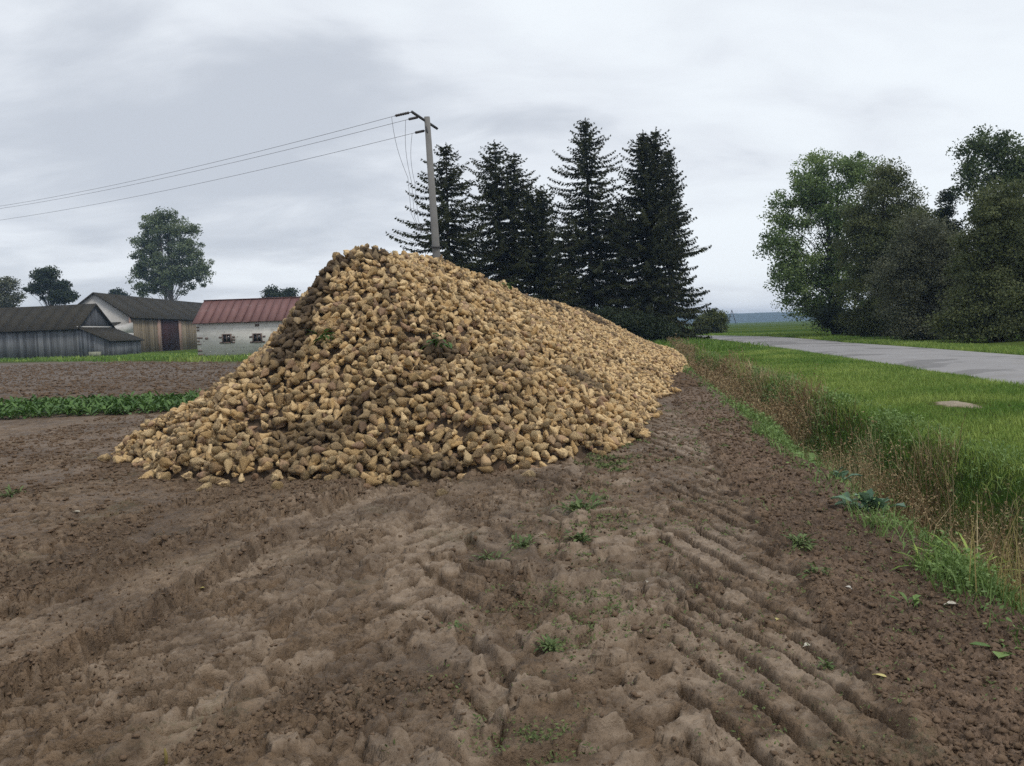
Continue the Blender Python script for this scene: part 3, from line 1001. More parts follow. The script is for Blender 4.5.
broadleaf('broadleaf_tree', 'tallest dark broadleaf at the right edge of the photo behind the roadside bushes', 'tree', base_at(1003, 342, 52), 52,
          [(985, 150, 24, 18), (970, 178, 16, 18), (1010, 165, 30, 26), (1045, 175, 30, 40), (1000, 205, 30, 34), (1035, 240, 40, 50), (1000, 270, 36, 50)],
          g_mid, 404, 380, 140, 0.17, 0.72, 0.9, 0.22, 2, GR)
broadleaf('round_bush', 'wide greyish-brown bush standing before the roadside trees', 'bush', base_at(928, 346, 45), 45,
          [(925, 245, 30, 34), (905, 280, 34, 36), (945, 280, 36, 42), (930, 312, 50, 26), (920, 330, 46, 10)], g_grey, 405, 420, 200, 0.11, 0.65, 0.8, 0.09, 5, GR, None, 0.5, 0.15)
broadleaf('bushy_tree', 'dark dense bushy tree reaching the road edge at the right side of the photo', 'tree', base_at(1002, 350, 38), 38,
          [(1000, 215, 28, 34), (985, 255, 34, 40), (1020, 250, 36, 44), (990, 300, 42, 36), (1040, 290, 40, 50), (960, 318, 28, 18), (1000, 328, 50, 16)], g_brown, 406, 480, 200, 0.115, 0.6, 0.8, 0.12, 4, GR, None, 0.5, 0.15)
broadleaf('round_bush', 'low dark undergrowth bush at the foot of the roadside trees', 'bush', base_at(852, 340, 57), 57,
          [(852, 320, 26, 14), (830, 318, 16, 10), (880, 325, 30, 12)], g_dark, 407, 130, 170, 0.15, 0.6, 0.8, 0.06, 5, GR, None, 0.5, 0.1)
broadleaf('round_bush', 'yellowish-green round bush beyond the bend beside the spruces', 'bush', base_at(711, 334, 92), 92,
          [(712, 320, 12, 10), (704, 325, 9, 8), (719, 324, 6, 8)], g_bush, 408, 110, 160, 0.2, 0.7, 0.9, 0.08, 4, None, None, 0.4, 0.1)
broadleaf('round_bush', 'dark elder bush in the shade under the spruces at the end of the heap', 'bush', base_at(655, 345, 52), 52,
          [(635, 326, 24, 11), (660, 331, 20, 8), (610, 322, 20, 11)], g_dark, 409, 130, 170, 0.13, 0.6, 0.8, 0.06, 5, None, None, 0.5, 0.1)

broadleaf('poplar_tree', 'big airy grey-green poplar towering behind the farm roofs', 'tree', base_at(172, 345, 150), 150,
          [(165, 228, 22, 17), (150, 250, 20, 26), (185, 245, 20, 24), (197, 270, 16, 18), (140, 272, 11, 18), (170, 275, 26, 22), (150, 290, 16, 8), (160, 216, 14, 7)],
          g_pop, 411, 420, 90, 0.36, 1.0, 0.9, 0.34, 3, None, bark_pale, 0.6)
broadleaf('broadleaf_tree', 'small dark tree with lopsided crown behind the grey plank barn', 'tree', base_at(52, 345, 130), 130,
          [(46, 276, 12, 9), (36, 290, 11, 6), (58, 285, 10, 8), (58, 298, 17, 6), (70, 296, 7, 6)], g_dark, 412, 110, 110, 0.34, 0.85, 0.9, 0.3, 1, None, None, 0.6)
broadleaf('broadleaf_tree', 'thin greyish treetop at the left edge of the photo behind the barn', 'tree', base_at(2, 345, 125), 125,
          [(4, 285, 13, 10), (-8, 290, 16, 14), (12, 297, 11, 8), (0, 305, 16, 10)], g_grey, 413, 110, 70, 0.28, 0.9, 0.9, 0.25, 2, None, bark_pale, 0.6)
broadleaf('broadleaf_tree', 'dark leafy tip showing over the ridge of the big barn', 'tree', base_at(118, 345, 170), 170,
          [(117, 293, 7, 4), (118, 300, 12, 8)], g_dark, 414, 50, 110, 0.4, 0.9, 0.9, 0.25, 1)
broadleaf('broadleaf_tree', 'dark tree tops showing over the red shed roof beside the heap', 'tree', base_at(280, 345, 140), 140,
          [(270, 292, 7, 4), (289, 292, 8, 4), (280, 300, 20, 8), (280, 315, 16, 12)], g_dark, 415, 90, 110, 0.36, 0.9, 0.9, 0.25, 2)

# ------------------------------------------------------------------ farm buildings
def plank_mat(name, c, var, axis_xy, w=0.17):
    m = Mat(name, 0.9, 0.15)
    p = m.geo()
    sx = m.n('ShaderNodeSeparateXYZ'); m.lk(p, sx.inputs[0])
    u = m.math('ADD', sx.outputs[0], sx.outputs[1])
    cell = m.math('FLOOR', m.math('DIVIDE', u, w))
    wn = m.n('ShaderNodeTexWhiteNoise', noise_dimensions='1D'); m.lk(cell, wn.inputs['W'])
    streak = m.noise(m.scale(p, (6, 6, 0.5)), 2.0, 5, 0.65)
    fr = m.math('FRACT', m.math('DIVIDE', u, w))
    gap = m.math('LESS_THAN', fr, 0.10)
    k = m.math('ADD', m.math('MULTIPLY', wn.outputs[0], 0.5), m.math('MULTIPLY', streak, 0.7))
    col = m.mix(m.ss(k, 0.2, 0.95), tuple(q * (1 - var) for q in c), tuple(q * (1 + var) for q in c))
    col = m.mix(m.math('MULTIPLY', gap, 0.8), col, tuple(q * 0.25 for q in c))
    m.color(col)
    return m.m


grey_plank = plank_mat('grey_planks', (0.155, 0.160, 0.170), 0.5, 0)
tan_plank = plank_mat('tan_planks', (0.215, 0.175, 0.125), 0.45, 0, 0.22)
m = Mat('mossy_roof', 0.95, 0.1)
p = m.geo()
m.color(m.mix(m.noise(p, 1.3, 5, 0.65), (0.030, 0.027, 0.022), (0.062, 0.056, 0.042)))
m.bump(m.noise(p, 5, 4), 0.7, 0.05)
dark_roof = m.m
m = Mat('white_block', 0.9, 0.2)
p = m.geo()
bt = m.n('ShaderNodeTexBrick'); m.lk(m.scale(p, (1, 1, 1)), bt.inputs[0])
mp = m.n('ShaderNodeCombineXYZ'); sx = m.n('ShaderNodeSeparateXYZ'); m.lk(p, sx.inputs[0])
m.lk(m.math('ADD', sx.outputs[0], sx.outputs[1]), mp.inputs[0]); m.lk(sx.outputs[2], mp.inputs[1])
m.lk(mp.outputs[0], bt.inputs[0])
bt.inputs['Scale'].default_value = 1.0; bt.inputs['Brick Width'].default_value = 0.5; bt.inputs['Row Height'].default_value = 0.25
bt.inputs['Mortar Size'].default_value = 0.012
bt.inputs['Color1'].default_value = (0.74, 0.71, 0.65, 1); bt.inputs['Color2'].default_value = (0.68, 0.65, 0.59, 1); bt.inputs['Mortar'].default_value = (0.60, 0.57, 0.52, 1)
pat = m.ss(m.noise(p, 1.1, 5, 0.65), 0.55, 0.72)
col = m.mix(m.math('MULTIPLY', pat, 0.55), bt.outputs[0], (0.25, 0.22, 0.19))
col = m.mix(m.math('MULTIPLY', m.ss(m.noise(p, 3.5, 4, 0.6), 0.63, 0.68), 0.75), col, (0.13, 0.095, 0.08))
m.color(col)
white_block = m.m
plaster = plain('white_plaster', (0.50, 0.48, 0.45), 0.9, 0.2, 0.25, 1.2)
red_brick = plain('pale_red_brick', (0.36, 0.24, 0.19), 0.9, 0.2, 0.35, 3.0)
dark_brick = plain('dark_brick', (0.17, 0.125, 0.105), 0.9, 0.2, 0.3, 4.0)
door_red = plank_mat('maroon_planks', (0.045, 0.022, 0.022), 0.3, 0, 0.2)
void = plain('dark_pane', (0.012, 0.012, 0.013), 0.25, 0.5, 0.2)
trim_white = plain('white_board', (0.52, 0.50, 0.47), 0.8, 0.2, 0.15, 2)
m = Mat('rusty_red_sheet', 0.65, 0.35)
p = m.geo(); sx = m.n('ShaderNodeSeparateXYZ'); m.lk(p, sx.inputs[0])
col = m.mix(m.noise(m.scale(p, (2.5, 0.8, 0.8)), 1.2, 5, 0.65), (0.135, 0.060, 0.054), (0.245, 0.130, 0.116))
m.color(m.mix(m.math('MULTIPLY', m.ss(m.noise(p, 2.2, 4, 0.6), 0.6, 0.72), 0.6), col, (0.26, 0.17, 0.15)))
red_sheet = m.m

# red-roofed white shed
X0, X1, Y0, Y1 = -23.74, -13.6, 60.0, 64.8
zb0 = 0.15; ze = 3.06; zr = 4.70; ym = (Y0 + Y1) / 2
shed = empty('red_roof_shed', (X0, Y0, zb0))
tag(shed, 'small white block shed with rusty red sheet-metal roof beside the heap', 'shed')
b = MB()
b.box(((X0 + X1) / 2, Y0 + 0.15, (zb0 + ze) / 2), (X1 - X0, 0.3, ze - zb0))
b.box(((X0 + X1) / 2, Y1 - 0.15, (zb0 + ze) / 2), (X1 - X0, 0.3, ze - zb0))
for xs in (X0 + 0.15, X1 - 0.15):
    b.box((xs, ym, (zb0 + ze) / 2), (0.296, Y1 - Y0 - 0.61, ze - zb0))
    g = [(xs - .148, Y0 + .01, ze), (xs - .148, Y1 - .01, ze), (xs - .148, ym, zr - .06), (xs + .148, Y0 + .01, ze), (xs + .148, Y1 - .01, ze), (xs + .148, ym, zr - .06)]
    b.poly(g, [(2, 1, 0), (3, 4, 5), (0, 1, 4, 3), (1, 2, 5, 4), (2, 0, 3, 5)])
wall = b.build('wall', white_block)
b = MB()
oh = 0.28
sl = (zr - ze) / (ym - Y0)
nseg = 17
for i in range(nseg):                     # corrugated sheets laid side by side, standing seams between
    xa = X0 - 0.2 + (X1 - X0 + 0.4) * i / nseg; xb_ = X0 - 0.2 + (X1 - X0 + 0.4) * (i + 1) / nseg - 0.012
    dzr = random.uniform(-.012, .012)
    b.slab([(xa, Y0 - oh, ze - sl * oh + .05 + dzr), (xb_, Y0 - oh, ze - sl * oh + .05 + dzr), (xb_, ym, zr + .05 + dzr), (xa, ym, zr + .05 + dzr)], 0.04)
    b.slab([(xa, ym, zr + .045 + dzr), (xb_, ym, zr + .045 + dzr), (xb_, Y1 + oh, ze - sl * oh + .05), (xa, Y1 + oh, ze - sl * oh + .05)], 0.04)
    b.slab([(xb_ - .02, Y0 - oh, ze - sl * oh + .095), (xb_ + .03, Y0 - oh, ze - sl * oh + .095), (xb_ + .03, ym, zr + .095), (xb_ - .02, ym, zr + .095)], 0.05)
b.box(((X0 + X1) / 2, ym, zr + 0.06), (X1 - X0 + 0.42, 0.26, 0.05))
roof = b.build('roof', red_sheet)
wins = []
for px in (227, 257.5):
    c = at(px, 338.6 - (px - 227) * 0.02, Y0)
    b = MB(); w, h = 0.62, 0.62
    b.box((c.x, Y0 - 0.03, c.z), (w - .09, 0.05, h - .09)); win = b.build('window', void)
    b = MB()
    for dx, dz_, sx_, sz_ in ((-w / 2, 0, .09, h + .09), (w / 2, 0, .09, h + .09), (0, -h / 2, w - .092, .09), (0, h / 2, w - .092, .09), (0, 0, .05, h - .1)):
        b.box((c.x + dx, Y0 - 0.045, c.z + dz_), (sx_, 0.09, sz_))
    fr = b.build('frame', dark_brick)
    b = MB()
    for k in range(4):                     # toothed dark brick jambs
        for sd in (-1, 1):
            if k % 2 == 0 or random.random() < 0.3:
                b.box((c.x + sd * (w / 2 + 0.16 + 0.02 * k), Y0 - 0.012, c.z - 0.30 + k * 0.2), (0.2 + .06 * (k % 2), 0.03, 0.13))
    jb = b.build('jamb_bricks', dark_brick)
    wins += [(win, fr, jb)]
b = MB()
for k in range(9):
    if k in (2, 6): continue
    wq = random.uniform(.12, .42)
    b.box((X0 + 0.02 + wq / 2, Y0 - 0.012, 0.55 + k * 0.26 + random.uniform(-.04, .04)), (wq, 0.03, random.uniform(.08, .17)))
c = at(257, 325, Y0); b.box((c.x, Y0 - 0.012, c.z), (0.32, 0.03, 0.2))
c = at(206.5, 338.5, Y0); b.box((c.x, Y0 - 0.012, c.z), (0.2, 0.03, 0.17))
quo = b.build('corner_bricks', dark_brick)
own(shed, wall, roof, quo)
for win, fr, jb in wins:
    own(shed, win)
    for o in (fr, jb):
        own(shed, o); o.parent = win

# grey plank barn with lean-to
bx0, bx1, by0, by1 = -62.0, -43.6, 80.0, 86.9
zb0 = 0.2; ze = 3.45; zr = 5.82; ym = (by0 + by1) / 2
barn = empty('plank_barn', (bx1, by0, zb0))
tag(barn, 'long low weathered grey plank barn with dark mossy roof and lean-to', 'barn')
b = MB()
for (cx_, cy_, sx_, sy_) in (((bx0 + bx1) / 2, by0 + .06, bx1 - bx0, .12), ((bx0 + bx1) / 2, by1 - .06, bx1 - bx0, .12)):
    b.box((cx_, cy_, (zb0 + ze) / 2), (sx_, sy_, ze - zb0))
b.box((bx1 - .06, ym, (zb0 + ze) / 2), (.118, by1 - by0 - .25, ze - zb0)); b.box((bx0 + .06, ym, (zb0 + ze) / 2), (.118, by1 - by0 - .25, ze - zb0))
wall = b.build('wall', grey_plank)
b = MB()
b.poly([(bx1 - .1, by0, ze), (bx1 - .1, by1, ze), (bx1 - .1, ym, zr - .1), (bx1, by0, ze), (bx1, by1, ze), (bx1, ym, zr - .1)], [(2, 1, 0), (3, 4, 5), (0, 1, 4, 3), (1, 2, 5, 4), (2, 0, 3, 5)])
gable = b.build('gable', plank_mat('dark_grey_planks', (0.085, 0.088, 0.095), 0.4, 0))
b = MB(); b.box((bx1 + .04, ym, ze - .02), (.07, by1 - by0 + .3, .16)); fas = b.build('fascia', trim_white)
b = MB(); sl = (zr - ze) / (ym - by0)
n = 14
for i in range(n):                         # an old sagging roof: each bay sits a little differently
    xa = bx0 + (bx1 + .25 - bx0) * i / n; xb_ = bx0 + (bx1 + .25 - bx0) * (i + 1) / n
    sa = -0.10 * math.sin(math.pi * i / n); sb = -0.10 * math.sin(math.pi * (i + 1) / n)
    b.slab([(xa, by0 - .4, ze - sl * .4 + .08 + sa * .4), (xb_, by0 - .4, ze - sl * .4 + .08 + sb * .4), (xb_, ym, zr + .08 + sb), (xa, ym, zr + .08 + sa)], .11)
    b.slab([(xa, ym, zr + .078 + sa), (xb_, ym, zr + .078 + sb), (xb_, by1 + .4, ze - sl * .4 + .08), (xa, by1 + .4, ze - sl * .4 + .08)], .11)
roof = b.build('roof', dark_roof)
lx1 = -40.55; lz0 = 3.30; lz1 = 1.98
b = MB()
b.poly([(bx1 + .01, by0 + .02, zb0), (lx1, by0 + .02, zb0), (lx1, by0 + .02, lz1), (bx1 + .01, by0 + .02, lz0), (bx1 + .01, by0 + .12, zb0), (lx1, by0 + .12, zb0), (lx1, by0 + .12, lz1), (bx1 + .01, by0 + .12, lz0)],
       [(0, 1, 2, 3), (7, 6, 5, 4), (0, 4, 5, 1), (1, 5, 6, 2), (2, 6, 7, 3), (3, 7, 4, 0)])
b.box((lx1 - .06, (by0 + by1) / 2 + .12, (zb0 + lz1) / 2), (.118, by1 - by0 - .3, lz1 - zb0))
lean = b.build('lean_to', grey_plank)
b = MB(); sl = (lz1 - lz0) / (lx1 - bx1)
b.slab([(bx1 + .09, by0 - .3, lz0 + .1), (lx1 + .35, by0 - .3, lz1 + sl * .35 + .1), (lx1 + .35, by1 + .2, lz1 + sl * .35 + .1), (bx1 + .09, by1 + .2, lz0 + .1)], .10)
lroof = b.build('roof', dark_roof)
own(barn, wall, gable, fas, roof, lean); own(barn, lroof); lroof.parent = lean

# big barn end-on behind: plastered gable, plank flank with a maroon door between brick piers
qx = -47.8; gy0 = 100.0; gy1 = 156.0
zb0 = 0.2; ze = at(130, 316, 100).z; zr = at(95, 293, 100).z; gw = 8.6
barn2 = empty('big_barn', (qx, gy0, zb0))
tag(barn2, 'big barn with pale plastered gable, tan plank flank and tall maroon door', 'barn')
xm = qx - gw / 2
b = MB()
b.poly([(qx - gw, gy0, zb0), (qx, gy0, zb0), (qx, gy0, ze), (xm, gy0, zr - .1), (qx - gw, gy0, ze), (qx - gw, gy0 + .3, zb0), (qx, gy0 + .3, zb0), (qx, gy0 + .3, ze), (xm, gy0 + .3, zr - .1), (qx - gw, gy0 + .3, ze)],
       [(0, 1, 2, 3, 4), (9, 8, 7, 6, 5), (0, 5, 6, 1), (1, 6, 7, 2), (2, 7, 8, 3), (3, 8, 9, 4), (4, 9, 5, 0)])
gable = b.build('gable', plaster)
def flank_y(px): return 100 * qx / at(px, 330, 100).x
b = MB()
b.box((qx - .12, (gy0 + gy1) / 2 + .2, (zb0 + ze) / 2), (.24, gy1 - gy0 - .5, ze - zb0 - .01))
wall = b.build('wall', tan_plank)
b = MB()
for pa, pb in ((127.5, 130.0), (157.5, 160.5), (178.5, 181)):
    ya, yb = flank_y(pa), flank_y(pb)
    ya = max(ya, gy0 + .05)
    b.box((qx + .03, (ya + yb) / 2, (zb0 + ze) / 2), (.16, max(.3, yb - ya), ze - zb0 - .02))
pier = b.build('brick_pier', red_brick)
ya, yb = flank_y(160.8), flank_y(178.2)
b = MB(); b.box((qx + .045, (ya + yb) / 2, (zb0 + ze) / 2 - .05), (.09, yb - ya, ze - zb0 - .12)); door = b.build('door', door_red)
b = MB(); slp = (zr - ze) / (gw / 2)
n = 12
for i in range(n):
    ya_ = gy0 - .35 + (gy1 - gy0 + .35) * i / n; yb_ = gy0 - .35 + (gy1 - gy0 + .35) * (i + 1) / n
    s1, s2 = -.14 * math.sin(math.pi * i / n), -.14 * math.sin(math.pi * (i + 1) / n)
    b.slab([(qx + .45, ya_, ze - slp * .45 + .1), (qx + .45, yb_, ze - slp * .45 + .1), (xm, yb_, zr + .1 + s2), (xm, ya_, zr + .1 + s1)], .13)
    b.slab([(xm, ya_, zr + .097 + s1), (xm, yb_, zr + .097 + s2), (qx - gw - .45, yb_, ze - slp * .45 + .1), (qx - gw - .45, ya_, ze - slp * .45 + .1)], .13)
roof = b.build('roof', dark_roof)
# the low annex on its front corner
ax0, ax1, ay0, ay1 = qx - 5.0, qx + 0.35, 94.5, 99.9
b = MB(); b.box(((ax0 + ax1) / 2, (ay0 + ay1) / 2, 1.55), (ax1 - ax0, ay1 - ay0, 2.7)); 
b.poly([(ax0, ay0, 2.9), (ax1, ay0, 2.9), (ax1, ay1, 4.2), (ax0, ay1, 4.2), (ax0, ay1, 2.9), (ax1, ay1, 2.9)], [(0, 1, 2, 3), (1, 5, 2), (0, 3, 4), (0, 4, 5, 1), (4, 3, 2, 5)])
annex = b.build('annex', plaster)
b = MB(); b.slab([(ax0 - .3, ay0 - .4, 2.95), (ax1 - 1.5, ay0 - .4, 2.95), (ax1 - 1.5, ay1, 4.32), (ax0 - .3, ay1, 4.32)], .1); aroof = b.build('roof', dark_roof)
b = MB(); c = at(130.5, 325, ay0); b.box((ax1 - 0.45, ay0 - .02, 2.2), (.5, .05, 1.1)); awin = b.build('window', void)
own(barn2, gable, wall, pier, door, roof, annex)
for o in (aroof, awin):
    own(barn2, o); o.parent = annex

# small pale crate-like trough against the grey barn
c = gnd(95, 354.5, 0.33)
q = at(95, 354, 78.8)
b = MB(); b.box((q.x, 78.8, 0.62), (1.0, .5, .5), 0.1, .02)
for dx in (-.4, .4): b.box((q.x + dx, 78.5, 0.62), (.08, .06, .56), 0.1)
based(tag(b.build('wooden_crate', plain('pale_wood', (0.30, 0.30, 0.22), .8, .2, .3, 3)), 'pale wooden crate standing in weeds against the grey plank barn', 'crate'), (q.x, 78.8, .36))

# ------------------------------------------------------------------ utility pole and lines
PY_ = 30.0
ptop = at(427, 117, PY_); pmid = at(437, 262, PY_)
dx = (pmid.x - ptop.x) / (pmid.z - ptop.z)
zg = lz(-2.5, PY_)
pb = Vector((ptop.x + dx * (zg - ptop.z), PY_, zg))
pole = empty('utility_pole', pb)
tag(pole, 'leaning tapered concrete utility pole rising behind the beet heap', 'utility pole')
concrete = plain('concrete', (0.20, 0.195, 0.185), 0.9, 0.2, 0.22, 3.0, 0.004)
steel = plain('dark_steel', (0.06, 0.06, 0.062), 0.6, 0.4, 0.3, 8)
glaze = plain('brown_insulator', (0.045, 0.035, 0.03), 0.35, 0.5, 0.2, 8)
b = MB()
ns = 8
prev = None
for zz, w, d_ in ((zg - .3, .36, .30), (ptop.z, .20, .17)):
    cx_ = ptop.x + dx * (zz - ptop.z)
    ring = [(cx_ + sx * w / 2, PY_ + sy * d_ / 2, zz) for sx, sy in ((-1, -.7), (-.7, -1), (.7, -1), (1, -.7), (1, .7), (.7, 1), (-.7, 1), (-1, .7))]
    if prev: b.poly(prev + ring, [(i, (i + 1) % 8, 8 + (i + 1) % 8, 8 + i) for i in range(8)] + [tuple(range(8, 16)), tuple(range(7, -1, -1))])
    prev = ring
shaft = b.build('shaft', concrete)
a0 = at(412, 112, 28.9); a1 = at(437, 128.5, 31.3)
b = MB(); b.tube([a0, a1], .062, 4)
b.tube([a0.lerp(a1, .5) + Vector((0, 0, -.05)), ptop + Vector((.02, -.3, -.65))], .03, 4)
arm = b.build('crossarm', steel)
b = MB(); cz = ptop.z - 2.0
b.tube([Vector((pmid.x - .02, PY_, pmid.z + .55)) + Vector((0, 0, -.03)), Vector((pmid.x - .02, PY_, pmid.z + .57))], .21, 8)
band = b.build('steel_band', steel)
own(pole, shaft, arm, band)
def far_pt(px, py, y=53.0): return at(px, py, y)
att = [(a0, far_pt(-150, 253, 60)), (a0.lerp(a1, .28), far_pt(-150, 257, 62)), (a0.lerp(a1, .52) + Vector((0, 0, -.35)), far_pt(-150, 263, 64))]
tgt = [(0, 206.0), (0, 208.5), (0, 220)]
wire_m = plain('aluminium_wire', (0.20, 0.20, 0.21), 0.5, 0.4, 0.1)
wl = ['highest power line running left from the tip of the pole crossarm', 'middle power line running left from the pole', 'lowest power line running left from the pole, strung just under the crossarm']
dl = ['outermost thin drop wire hanging left of the pole', 'middle thin drop wire hanging left of the pole', 'thin drop wire hanging nearest to the pole']
for i, (p0, p1) in enumerate(att):
    # insulator strings then the wire
    e = at(tgt[i][0], tgt[i][1], 52.0)
    d_ = (e - p0).normalized()
    p1 = e + (e - p0) * 0.45 + Vector((0, 0, 0.0))
    b = MB()
    L = 0.9 if i == 0 else 0.55
    b.tube([p0, p0 + d_ * L], .018, 5)
    for k in range(6):
        c = p0 + d_ * (L * (0.2 + 0.13 * k)); b.tube([c, c + d_ * .05], .05, 8)
    ins = b.build('insulator', glaze); own(pole, ins)
    s0 = p0 + d_ * L
    wp = []
    for t in np.linspace(0, 1, 40):
        q = s0.lerp(p1, float(t)); ssag = 1 / 1.45
        sag = 0.85 * (4 * t * (1 - t)) - 0.85 * (4 * ssag * (1 - ssag)) * t / ssag * 0
        q.z -= 0.55 * 4 * t * (1 - t) - 0.55 * 4 * ssag * (1 - ssag) * (t / ssag if t < ssag else 1) * 1.0
        wp.append(q)
    b = MB(); b.tube(wp, .0085, 4)
    based(tag(b.build('power_line', wire_m), wl[i], 'power line', 'power lines strung from the concrete pole'), tuple(wp[0]))
    st = s0 + d_ * 0.15
    ends = [at(408, 178, 30.1), at(411.5, 182, 30.15), at(415, 184, 30.2)]
    e1_ = ends[i]; e2_ = Vector((e1_.x + .06, e1_.y, e1_.z - 1.3)); e3_ = Vector((at(431.5, 232, PY_).x, PY_ - .12, at(431.5, 232, PY_).z))
    b = MB(); pts_ = [st]
    for t in np.linspace(.1, 1, 8): pts_.append(st.lerp(e1_, float(t)) + Vector((-0.10 * math.sin(math.pi * t), 0, 0)))
    pts_ += [e2_, (e2_ + e3_) / 2 + Vector((-.1, 0, -.30)), e3_]
    b.tube(pts_, .0075, 4)
    based(tag(b.build('drop_wire', wire_m), dl[i], 'wire', 'drop wires beside the concrete pole'), tuple(e3_))

# far A-shaped pole on the plain
q = at(732, 323.5, 330)
b = MB(); hz = 5.6
for dx_ in (-1.7, 1.7): b.tube([(q.x + dx_, 330, q.z - .3), (q.x, 330, q.z + hz)], .16, 5)
b.tube([(q.x - .8, 330, q.z + hz * .52), (q.x + .8, 330, q.z + hz * .52)], .12, 5)
based(tag(b.build('line_support', steel), 'tiny A-shaped line support far out on the plain', 'pylon'), (q.x, 330, q.z - .3))

# ------------------------------------------------------------------ grass and weeds
def blades(P, h, w, lean, tint, r, curl=0.35):
    n = len(P)
    a = r.uniform(0, 6.283, n)
    sx = np.stack([np.cos(a), np.sin(a), np.zeros(n)], 1)
    la = r.uniform(0, 6.283, n)
    ld = np.stack([np.cos(la), np.sin(la), np.zeros(n)], 1) * (lean * h)[:, None]
    up = np.array([0, 0, 1.0])
    m1 = P + up * (h * 0.55)[:, None] + ld * curl
    tp = P + up * (h * np.sqrt(np.clip(1 - 0.5 * lean ** 2, .15, 1)))[:, None] + ld
    v = np.stack([P - sx * (w / 2)[:, None], P + sx * (w / 2)[:, None], m1 + sx * (w * .38)[:, None], m1 - sx * (w * .38)[:, None], tp], 1).reshape(-1, 3)
    o = (np.arange(n) * 5)[:, None]
    l = (o + np.array([[0, 1, 2, 3, 3, 2, 4]])).ravel()
    t = np.tile([4, 3], n)
    return v, l, t, np.repeat(tint, 5)


def join(parts):
    V = []; L = []; T = []; A = []; o = 0
    for v, l, t, a in parts:
        V.append(v); L.append(l + o); T.append(t); A.append(a); o += len(v)
    return np.concatenate(V), np.concatenate(L), np.concatenate(T), np.concatenate(A)


def scatter(n, x0, x1, y0, y1, r, p):
    """random ground points with density falling off with distance"""
    t = r.random(n)
    y = y0 * (y1 / y0) ** t
    x = r.uniform(x0, x1, n)
    return x, y


gm = leaf_mat('grass_blades', (0.120, 0.225, 0.038), (0.370, 0.460, 0.115), 0.6, 0.25, 0.2)
dm_ = leaf_mat('dry_stems', (0.200, 0.120, 0.062), (0.52, 0.43, 0.245), 0.8, 0.15, 0.15)
wm = leaf_mat('weed_leaves', (0.075, 0.140, 0.036), (0.210, 0.310, 0.090), 0.55, 0.2, 0.3)
r = np.random.default_rng(77)
# mown verge: uniform in u, log in y
n = 330000
t = r.random(n); y = 5.0 * (100 / 5.0) ** t
u = r.uniform(3.0, 14.5, n); x = u + K * y
rd, sd = road_dist(x, y)
wv = 0.35 * (fbm(x * 0.9, y * 0.9, 211, 3) - 0.5) * 2
keep = ((u > 3.36 + wv - 0.7 * (r.random(n) < .25)) & (rd > ROAD_HW + 0.05 + 0.15 * r.random(n)) & (u < 8.8) & (sd < 0))
farside = (sd > 0) & (rd > ROAD_HW + 0.05) & (rd < ROAD_HW + 5)
keep = keep | (farside & (r.random(n) < 0.8))
keep &= np.hypot((x - mhx) / 0.45, (y - mhy) / 0.55) > 0.85 + 0.3 * r.random(n)
x, y = x[keep], y[keep]; n = len(x)
hh = (0.035 + 0.05 * r.random(n) + 0.035 * (1 - sst(3.1, 3.9, x - K * y))) * (0.7 + 0.8 * fbm(x * 0.8, y * 0.8, 213, 3)) * (1 + 0.6 * (road_dist(x, y)[1] > 0))
sc = np.clip(y / 9, 1, 6) ** 0.8
z = land(x, y)
tint = np.clip(0.10 + 1.5 * (fbm(x * 0.7, y * 0.7, 214, 4) - 0.30) + 0.18 * r.normal(size=n), 0, 1)
pv_ = blades(np.stack([x, y, z - .01], 1), hh * np.clip(sc, 1, 1.5), 0.008 * sc * r.uniform(.6, 1.3, n), r.uniform(.1, .8, n), tint, r)
vg_ = mesh_np('verge_grass', pv_[0], pv_[1], pv_[2], gm, {'tint': pv_[3]})
tag(vg_, 'short green grass on the verge between ditch and road', 'grass', kind='stuff')
# ditch: dry reddish stems, pale dead grass and green undergrowth
n = 120000
t = r.random(n); y = 3.4 * (48 / 3.4) ** t
u = r.normal(3.02, 0.36, n); x = u + K * y
wv = 0.3 * (fbm(x * 0.8, y * 0.8, 221, 3) - 0.5) * 2
patch = fbm(x * 0.55, y * 0.4, 222, 3)
keep = (u > 2.2 + wv * .5) & (u < 3.3 + wv * 1.8 + 0.35 * sst(12, 16, y)) & (r.random(n) < 0.26 + 0.42 * sst(.42, .66, patch))
x, y, patch = x[keep], y[keep], patch[keep]; n = len(x)
sc = np.clip(y / 7, 1, 5) ** 0.8
hh = np.where(r.random(n) < .12, r.uniform(.35, .75, n), r.uniform(.07, .26, n)) * (0.5 + 0.9 * patch) * (1 - 0.35 * sst(2.8, 3.5, x - K * y)) * np.where(r.random(n) < .05, 1.35, 1)
tint = np.clip(fbm(x * 0.9, y * 0.5, 223, 3) * 1.8 - 0.45 + 0.28 * r.normal(size=n), 0, 1)
pv_ = blades(np.stack([x, y, land(x, y) - .02], 1), hh, 0.0052 * sc * r.uniform(.6, 1.5, n), r.uniform(.05, .8, n), tint, r)
